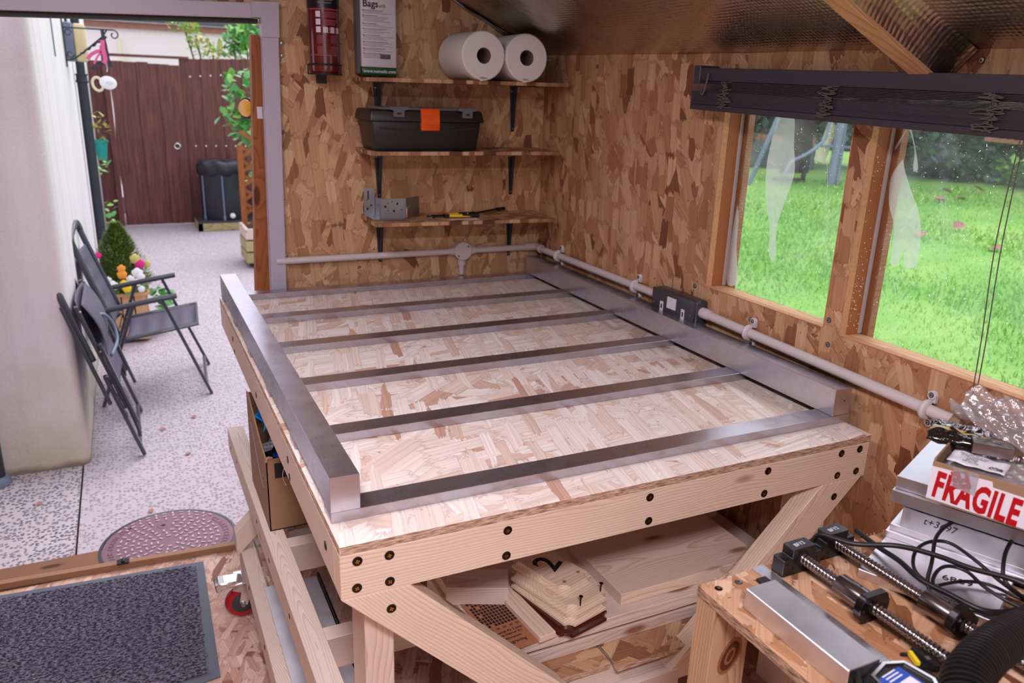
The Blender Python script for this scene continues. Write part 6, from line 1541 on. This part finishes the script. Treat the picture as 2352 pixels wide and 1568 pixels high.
# =================================================================== the two garden chairs
ch = thing('garden_chair', 'open dark grey folding garden chair standing on the path by the house wall', 'chair', (-.2, 3.65, 0), 'folding garden chairs')
ya, yb = 3.41, 3.90
def flat(name, p, q, w_, h_, par, m='chair_frame', upv=(0, 1, 0)):
    g = G(); g.bar(p, q, w_, h_, upv); return obj(name, g, m, par, bevel=.002)
g = G(); fr_ = [(-.381, ya, .391), (-.519, ya, .823), (-.540, ya, .905), (-.537, ya+.10, .935), (-.530, ya+.24, .945), (-.527, yb-.10, .935), (-.522, yb, .895), (-.500, yb, .810), (-.362, yb, .395)]
g.tube(spline(fr_, 4), .0155, 10); obj('back_frame', g, 'chair_frame', ch, smooth='all')
def sling(a, b, c, d, sag, par, nm, n=14, wr=.004, ms='textilene'):
    a, b, c, d = map(Vector, (a, b, c, d)); nrm = (b-a).cross(d-a).normalized(); g = G()
    def fn(u, v):
        p = a.lerp(b, u).lerp(d.lerp(c, u), v); return p+nrm*(sag*4*v*(1-v)+wr*sin(u*26)*sin(pi*v))
    g.sheet(fn, n*2, n); return obj(nm, g, ms, par, smooth='all', solid=.003)
sling((-.384, ya+.006, .40), (-.516, ya+.006, .812), (-.502, yb-.006, .80), (-.366, yb-.006, .40), .02, ch, 'back_sling')
sling((-.350, ya+.01, .352), (.022, ya+.01, .412), (.050, yb-.01, .408), (-.320, yb-.01, .352), -.02, ch, 'seat_sling')
g = G(); g.tube([(-.37, ya+.012, .350), (.026, ya+.012, .410)], .011, 8); obj('seat_tube', g, 'chair_frame', ch, smooth=True)
g = G(); g.tube([(-.34, yb-.012, .350), (.054, yb-.012, .406)], .011, 8); obj('seat_tube', g, 'chair_frame', ch, smooth=True)
g = G(); g.tube([(.020, ya+.012, .409), (.050, yb-.012, .405)], .008, 8); obj('seat_crossbar', g, 'chair_frame', ch, smooth=True)
for y, dx in ((ya-.018, 0), (yb+.018, .022)):
    g = G(); g.tube(spline([(-.470+dx, y, .520), (-.44+dx, y, .527), (-.26+dx, y, .557), (-.10+dx, y, .580), (-.073+dx, y, .583)], 4), .0150, 10); a_ = obj('armrest', g, 'chair_frame', ch, smooth='all')
    flat('front_leg', (-.147+dx, y+.004, .565), (.062+dx*1.6, y+.004, .0), .016, .034, ch)
    flat('rear_leg', (-.290+dx, y+.004, .550), (-.489+dx, y+.004, .0), .016, .036, ch)
    flat('hinge_plate', (-.370+dx, y-.006, .400), (-.405+dx, y-.006, .285), .005, .036, ch)
    for (x_, z_) in ((-.290, .53), (-.147, .545), (-.078, .385), (-.375, .37), (-.40, .295), (-.425, .523)):
        g = G(); g.lathe((x_+dx, y-.006, z_), (0, -1, 0), [(.006, 0), (.004, .003)], 10); obj('rivet', g, 'zinc', ch)
    if dx == 0:
        g = G(); g.bar((-.315, y-.0045, .475), (-.335, y-.0045, .425), .001, .014, (0, 1, 0)); obj('care_label', g, 'petal_white', ch)
g = G(); g.tube([(.040, ya-.01, .06), (.070, yb+.01, .06)], .009, 8); obj('foot_bar', g, 'chair_frame', ch, smooth=True)
g = G(); g.tube([(-.467, ya-.01, .06), (-.445, yb+.01, .06)], .009, 8); obj('foot_bar', g, 'chair_frame', ch, smooth=True)
g = G(); g.tube(spline([(-.385, ya+.01, .38), (-.43, ya+.03, .32), (-.43, yb-.03, .32), (-.365, yb-.01, .38)], 5), .008, 8); obj('back_strut', g, 'chair_frame', ch, smooth='all')

fc = thing('garden_chair', 'folded dark grey garden chair leaning upright against the house wall', 'chair', (-.42, 2.95, 0), 'folding garden chairs')
ya, yb = 2.67, 3.23
def FP(t, off, y):  # along the leaning plane: t from foot (0) to head (1); off = distance off the plane, away from the wall
    a = Vector((-.308, y, .006)); b = Vector((-.548, y, .789)); d = b-a; n = Vector((d.z, 0, -d.x)).normalized()
    return a+d*t+n*off
g = G(); g.tube(spline([FP(.62, -.016, ya), FP(1.0, -.016, ya), FP(1.10, -.012, ya+.08), FP(1.135, -.010, (ya+yb)/2), FP(1.11, -.010, yb-.08), FP(1.0, -.014, yb), FP(.60, -.016, yb)], 5), .0155, 10); obj('back_frame', g, 'chair_frame', fc, smooth='all')
for y in (ya, yb):
    s_ = 1 if y == ya else -1
    flat('front_leg', FP(0, 0, y), FP(.52, .0, y), .016, .036, fc)
    flat('rear_leg', FP(.30, .022, y+.012*s_), FP(.93, .020, y+.012*s_), .016, .034, fc)
    flat('side_rail', FP(.36, -.030, y-.012*s_), FP(.96, -.028, y-.012*s_), .014, .030, fc)
    flat('seat_rail', FP(.20, .036, y), FP(.70, .040, y), .014, .028, fc)
    flat('hinge_plate', FP(.26, .012, y-.016*s_), FP(.40, .006, y-.016*s_), .005, .040, fc)
    for q, o in ((.28, .012), (.38, .01), (.66, .03), (.90, .03), (.52, .01)):
        g = G(); g.lathe(FP(q, o, y-.016*s_), (0, -s_, 0), [(.006, 0), (.004, .004)], 10); obj('rivet', g, 'zinc', fc)
g = G(); g.bar(FP(.42, .024, ya-.0155+.02), FP(.50, .024, ya-.0155+.02), .001, .012, (0, 1, 0)); obj('care_label', g, 'petal_white', fc)
sling(FP(.36, .030, ya+.02), FP(.94, .028, ya+.02), FP(.92, .028, yb-.02), FP(.36, .030, yb-.02), .015, fc, 'seat_sling')
g = G(); 
def fold_fn(u, v):
    p = FP(.60+.32*u, .040+.040*sin(pi*u)*(.6+.4*sin(3*v)), ya+.05+(yb-ya-.10)*v); return p
g.sheet(fold_fn, 16, 12); obj('back_sling', g, 'textilene', fc, smooth='all', solid=.003)
g = G(); g.tube(spline([FP(.80, .045, ya+.18), FP(.78, .085, ya+.22), FP(.70, .10, ya+.24), FP(.62, .09, ya+.20), FP(.58, .05, ya+.10)], 5), .008, 8); obj('armrest_loop', g, 'blue_grey', fc, smooth='all')
for t_, y0_, y1_ in ((.06, ya, yb), (.34, ya, yb)):
    g = G(); g.tube([FP(t_, 0, y0_), FP(t_, 0, y1_)], .009, 8); obj('foot_bar', g, 'chair_frame', fc, smooth=True)
for k, y in enumerate((ya+.13, ya+.17, ya+.22)):
    g = G(); g.tube(spline([FP(.34, .012, y), FP(.30, .014, y-.004), FP(.12, .010, y-.02), FP(.06, .004, y-.03)], 4), .008, 8); obj('frame_tube', g, 'chair_frame', fc, smooth='all')

# =================================================================== the lawn beyond the windows
def lawnz(x, y): return .10+.075*(.865*x+.502*y-1.46)
g = G()
def fn(u, v):
    x = 1.40+12.5*u; y = -6+20*v; return (x, y, lawnz(x, y)+.012*sin(3*x+y)+.012*sin(2.3*y-x))
g.sheet(fn, 60, 80); lw = obj('lawn', g, 'lawn', None, smooth='all'); tag(lw, 'sunlit green lawn rising away from the shed windows', 'lawn', None, 'stuff')
g = G(); rr = random.Random(44)
for _ in range(52000):
    d = rr.random()**.55*8.5+.9; th = rr.uniform(.35, 1.25)
    x = 1.3+d*cos(th)*1.0; y = -.6+d*sin(th)*1.05
    if x < 1.5: continue
    z = lawnz(x, y)-.008; h = rr.uniform(.025, .06); a = rr.uniform(0, 2*pi); w_ = .0035+.0006*d; lx, ly = rr.gauss(0, .018), rr.gauss(0, .018)
    g.mi = rr.choice((0, 0, 1, 2)); c, s_ = cos(a)*w_, sin(a)*w_
    g._f(g._v([(x-c, y-s_, z), (x+c, y+s_, z), (x+lx, y+ly, z+h)]))
gr_ = obj('grass', g, ['grass_a', 'grass_b', 'grass_c'], None); tag(gr_, 'short grass blades of the lawn seen through the windows', 'grass', None, 'stuff')
def hedge(name, label, pts, h, dep, n, seed, ms, ls=.11, zb=0):
    c = pts[len(pts)//2]; t = thing(name, label, 'hedge', (c[0], c[1], lawnz(*c))); rr = random.Random(seed); g = G()
    P = [Vector((x, y, 0)) for x, y in pts]
    for k in range(n):
        i = rr.randrange(len(P)-1); p = P[i].lerp(P[i+1], rr.random()); d = (P[i+1]-P[i]).normalized(); nn = Vector((-d.y, d.x, 0))
        if nn.x > 0: nn = -nn
        z_ = zb+h*rr.random()**.9; b_ = .18*sin(p.x*4+z_*5)+.12*sin(p.y*6-z_*7)
        q = p+nn*(b_+rr.uniform(-.06, .10)); q.z = lawnz(q.x, q.y)+z_
        m4 = Matrix.Translation(q) @ rand_rot(rr, 1.6); l_ = ls*rr.uniform(.6, 1.3); g.mi = rr.randrange(len(ms))
        g._f(g._v([m4 @ Vector(v) for v in ((0, 0, 0), (l_*.5, l_*.4, 0), (l_, 0, -l_*.15), (l_*.5, -l_*.4, 0))]))
    obj('foliage', g, ms, t, kind='stuff')
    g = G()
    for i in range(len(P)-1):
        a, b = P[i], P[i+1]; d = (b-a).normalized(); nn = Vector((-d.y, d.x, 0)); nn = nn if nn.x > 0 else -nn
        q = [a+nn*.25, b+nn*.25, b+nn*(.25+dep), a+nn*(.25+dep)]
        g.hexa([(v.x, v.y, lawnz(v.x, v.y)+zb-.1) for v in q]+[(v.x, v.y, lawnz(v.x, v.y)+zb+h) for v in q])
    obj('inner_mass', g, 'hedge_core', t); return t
HM = ['hedge_a', 'hedge_b', 'hedge_c', 'hedge_d']
hedge('hedge', 'dense dark green hedge behind the lawn in the second window', [(8.75, 6.4), (9.3, 5.5), (9.8, 4.6), (10.6, 3.1), (11.6, 1.2)], 2.6, .5, 9000, 1, HM)
hedge('hedge', 'blue-green hedge behind the swing frame in the first window', [(5.8, 12.2), (7.2, 9.4), (8.2, 7.5), (8.75, 6.4)], 2.2, .5, 5200, 2, ['hedge_b', 'hedge_c', 'hedge_d'], .13, .35)
hedge('low_shrub', 'low pale green ground plants at the far right foot of the hedge', [(9.3, 5.1), (9.6, 4.5), (10.2, 3.4)], .35, .1, 1100, 3, ['leaf_pale', 'hedge_d'], .09)
# brick edging under the hedge
be = thing('brick_edging', 'weathered brick course running under the hedge in the first window', 'edging', (7.4, 8.4, lawnz(7.4, 8.4)))
A_ = Vector((8.3, 7.1, 0)); B_ = Vector((6.3, 10.9, 0)); n_ = 17
for k in range(n_):
    p = A_.lerp(B_, k/n_); q = A_.lerp(B_, (k+.93)/n_); z_ = lawnz(p.x, p.y)+.42+R.uniform(-.01, .01)
    g = G(); g.bar((p.x, p.y, z_), (q.x, q.y, z_+lawnz(q.x, q.y)-lawnz(p.x, p.y)), .11, .08); obj('brick', g, 'brick', be)
g = G(); g.bar((A_.x, A_.y, lawnz(A_.x, A_.y)+.19), (B_.x, B_.y, lawnz(B_.x, B_.y)+.19), .10, .38); obj('stone_base', g, 'wall_stone', be)
# swing frame, board, feeder
sf = thing('swing_frame', 'blue-grey metal garden swing frame with a brown back standing on the lawn', 'garden swing', (7.6, 6.2, lawnz(7.6, 6.2)))
def pole(p, q, r, nm='pole', m='blue_grey'): g = G(); g.cyl(p, q, r, 10); return obj(nm, g, m, sf, smooth=True)
zg = lawnz(7.6, 6.2)
pole((7.70, 6.2, zg-.02), (7.78, 6.2, 2.1), .055); pole((7.80, 6.18, zg-.02), (7.86, 6.25, 2.1), .022); pole((7.35, 6.2, 1.205), (8.15, 6.25, 1.17), .018, 'crossbar'); pole((6.75, 6.6, .70), (7.05, 6.3, 2.1), .03)
g = G(); g.tube(spline([(7.44, 6.1, 1.75), (7.42, 6.1, 1.35), (7.35, 6.12, 1.22), (7.18, 6.15, 1.10), (7.00, 6.2, 1.0), (6.93, 6.2, .84)], 6), .020, 10); obj('curved_pole', g, 'blue_grey', sf, smooth='all')
g = G(); g.box((7.16, 6.5, .84), (7.62, 6.54, 1.9)); obj('back_panel', g, 'hedge_brown', sf)
for a, b in (((7.0, 6.45, .78), (7.5, 6.45, .76)), ((7.48, 6.45, .60), (7.50, 6.45, 1.0))): g = G(); g.bar(a, b, .04, .04); obj('seat_rail', g, 'hedge_brown', sf)
g = G(); g.rings([[Vector((x, 6.58, z)), Vector((x+.0, 6.60, z))] for x, z in ((0, 0),)], caps=False) if False else g.prism([(7.50, 1.02), (7.66, .97), (7.80, 1.42), (7.66, 1.50), (7.60, 1.28)], 'y', 6.30, 6.33); tag(obj('leaning_board', g, 'cream_board', loc=(7.65, 6.3, 1.2)), 'cream board leaning behind the swing frame in the first window', 'board')
bf_ = thing('bird_feeder', 'small pink-brown wooden bird feeder hung in the hedge at the top of the second window', 'bird feeder', (8.9, 4.9, 1.35))
for a, b in (((8.70, 4.95, 1.36), (9.18, 4.85, 1.33)), ((8.72, 4.95, 1.62), (9.18, 4.85, 1.60))): g = G(); g.bar(a, b, .06, .045); obj('rail', g, 'brick', bf_)
for k in range(5): g = G(); x_ = 8.74+.105*k; g.bar((x_, 4.95-.022*k, 1.36), (x_, 4.95-.022*k, 1.61), .03, .03, (1, 0, 0)); obj('spindle', g, 'brick', bf_)
g = G(); g.hexa([(8.66, 4.8, 1.62), (9.24, 4.7, 1.60), (9.26, 5.0, 1.60), (8.68, 5.1, 1.62), (8.9, 4.9, 1.80), (9.0, 4.88, 1.80), (9.0, 4.92, 1.80), (8.9, 4.94, 1.80)]); obj('roof', g, 'twig', bf_)
g = G(); g.tube(spline([(9.3, 4.3, lawnz(9.3, 4.3)), (9.5, 4.2, 1.2), (9.7, 4.1, 1.9)], 5), .015, 6); tag(obj('bamboo_cane', g, 'cream_board', loc=(9.3, 4.3, 1)), 'thin pale cane leaning in the hedge at the far right of the window', 'cane')
rr = random.Random(61); FL = leaf_mesh('fallen_leaf', .14, .11, 'dry_leaf', .5, -.1)
sp = [(2090, 404), (2172, 425), (2205, 438), (2230, 418), (2160, 440), (2335, 463), (2348, 478), (2195, 505), (2155, 522), (2280, 545), (1752, 400)]
spots = [(8.33, 5.79), (8.30, 4.95), (8.05, 4.62), (8.68, 4.83), (7.83, 4.83), (8.24, 3.66), (7.97, 3.46), (6.73, 3.77), (6.33, 3.80), (6.37, 3.05), (8.0, 7.5)]
for k, (x, y) in enumerate(spots):
    o = inst('fallen_leaf', FL, None, Matrix.Translation((x, y, lawnz(x, y)+.04)) @ rand_rot(rr, .5))
    tag(o, 'dry pinkish leaf fallen on the lawn, '+('nearest the middle window post', 'left of the biggest cluster', 'largest of the central cluster', 'darkest, behind the central cluster', 'small one left of the central cluster', 'beside the pull cords', 'just below the one beside the pull cords', 'nearer the shed, right of the tooth-shaped film', 'beside it, a little further left', 'by the bare patch', 'alone in the first window')[k], 'leaf', 'fallen leaves on the lawn')
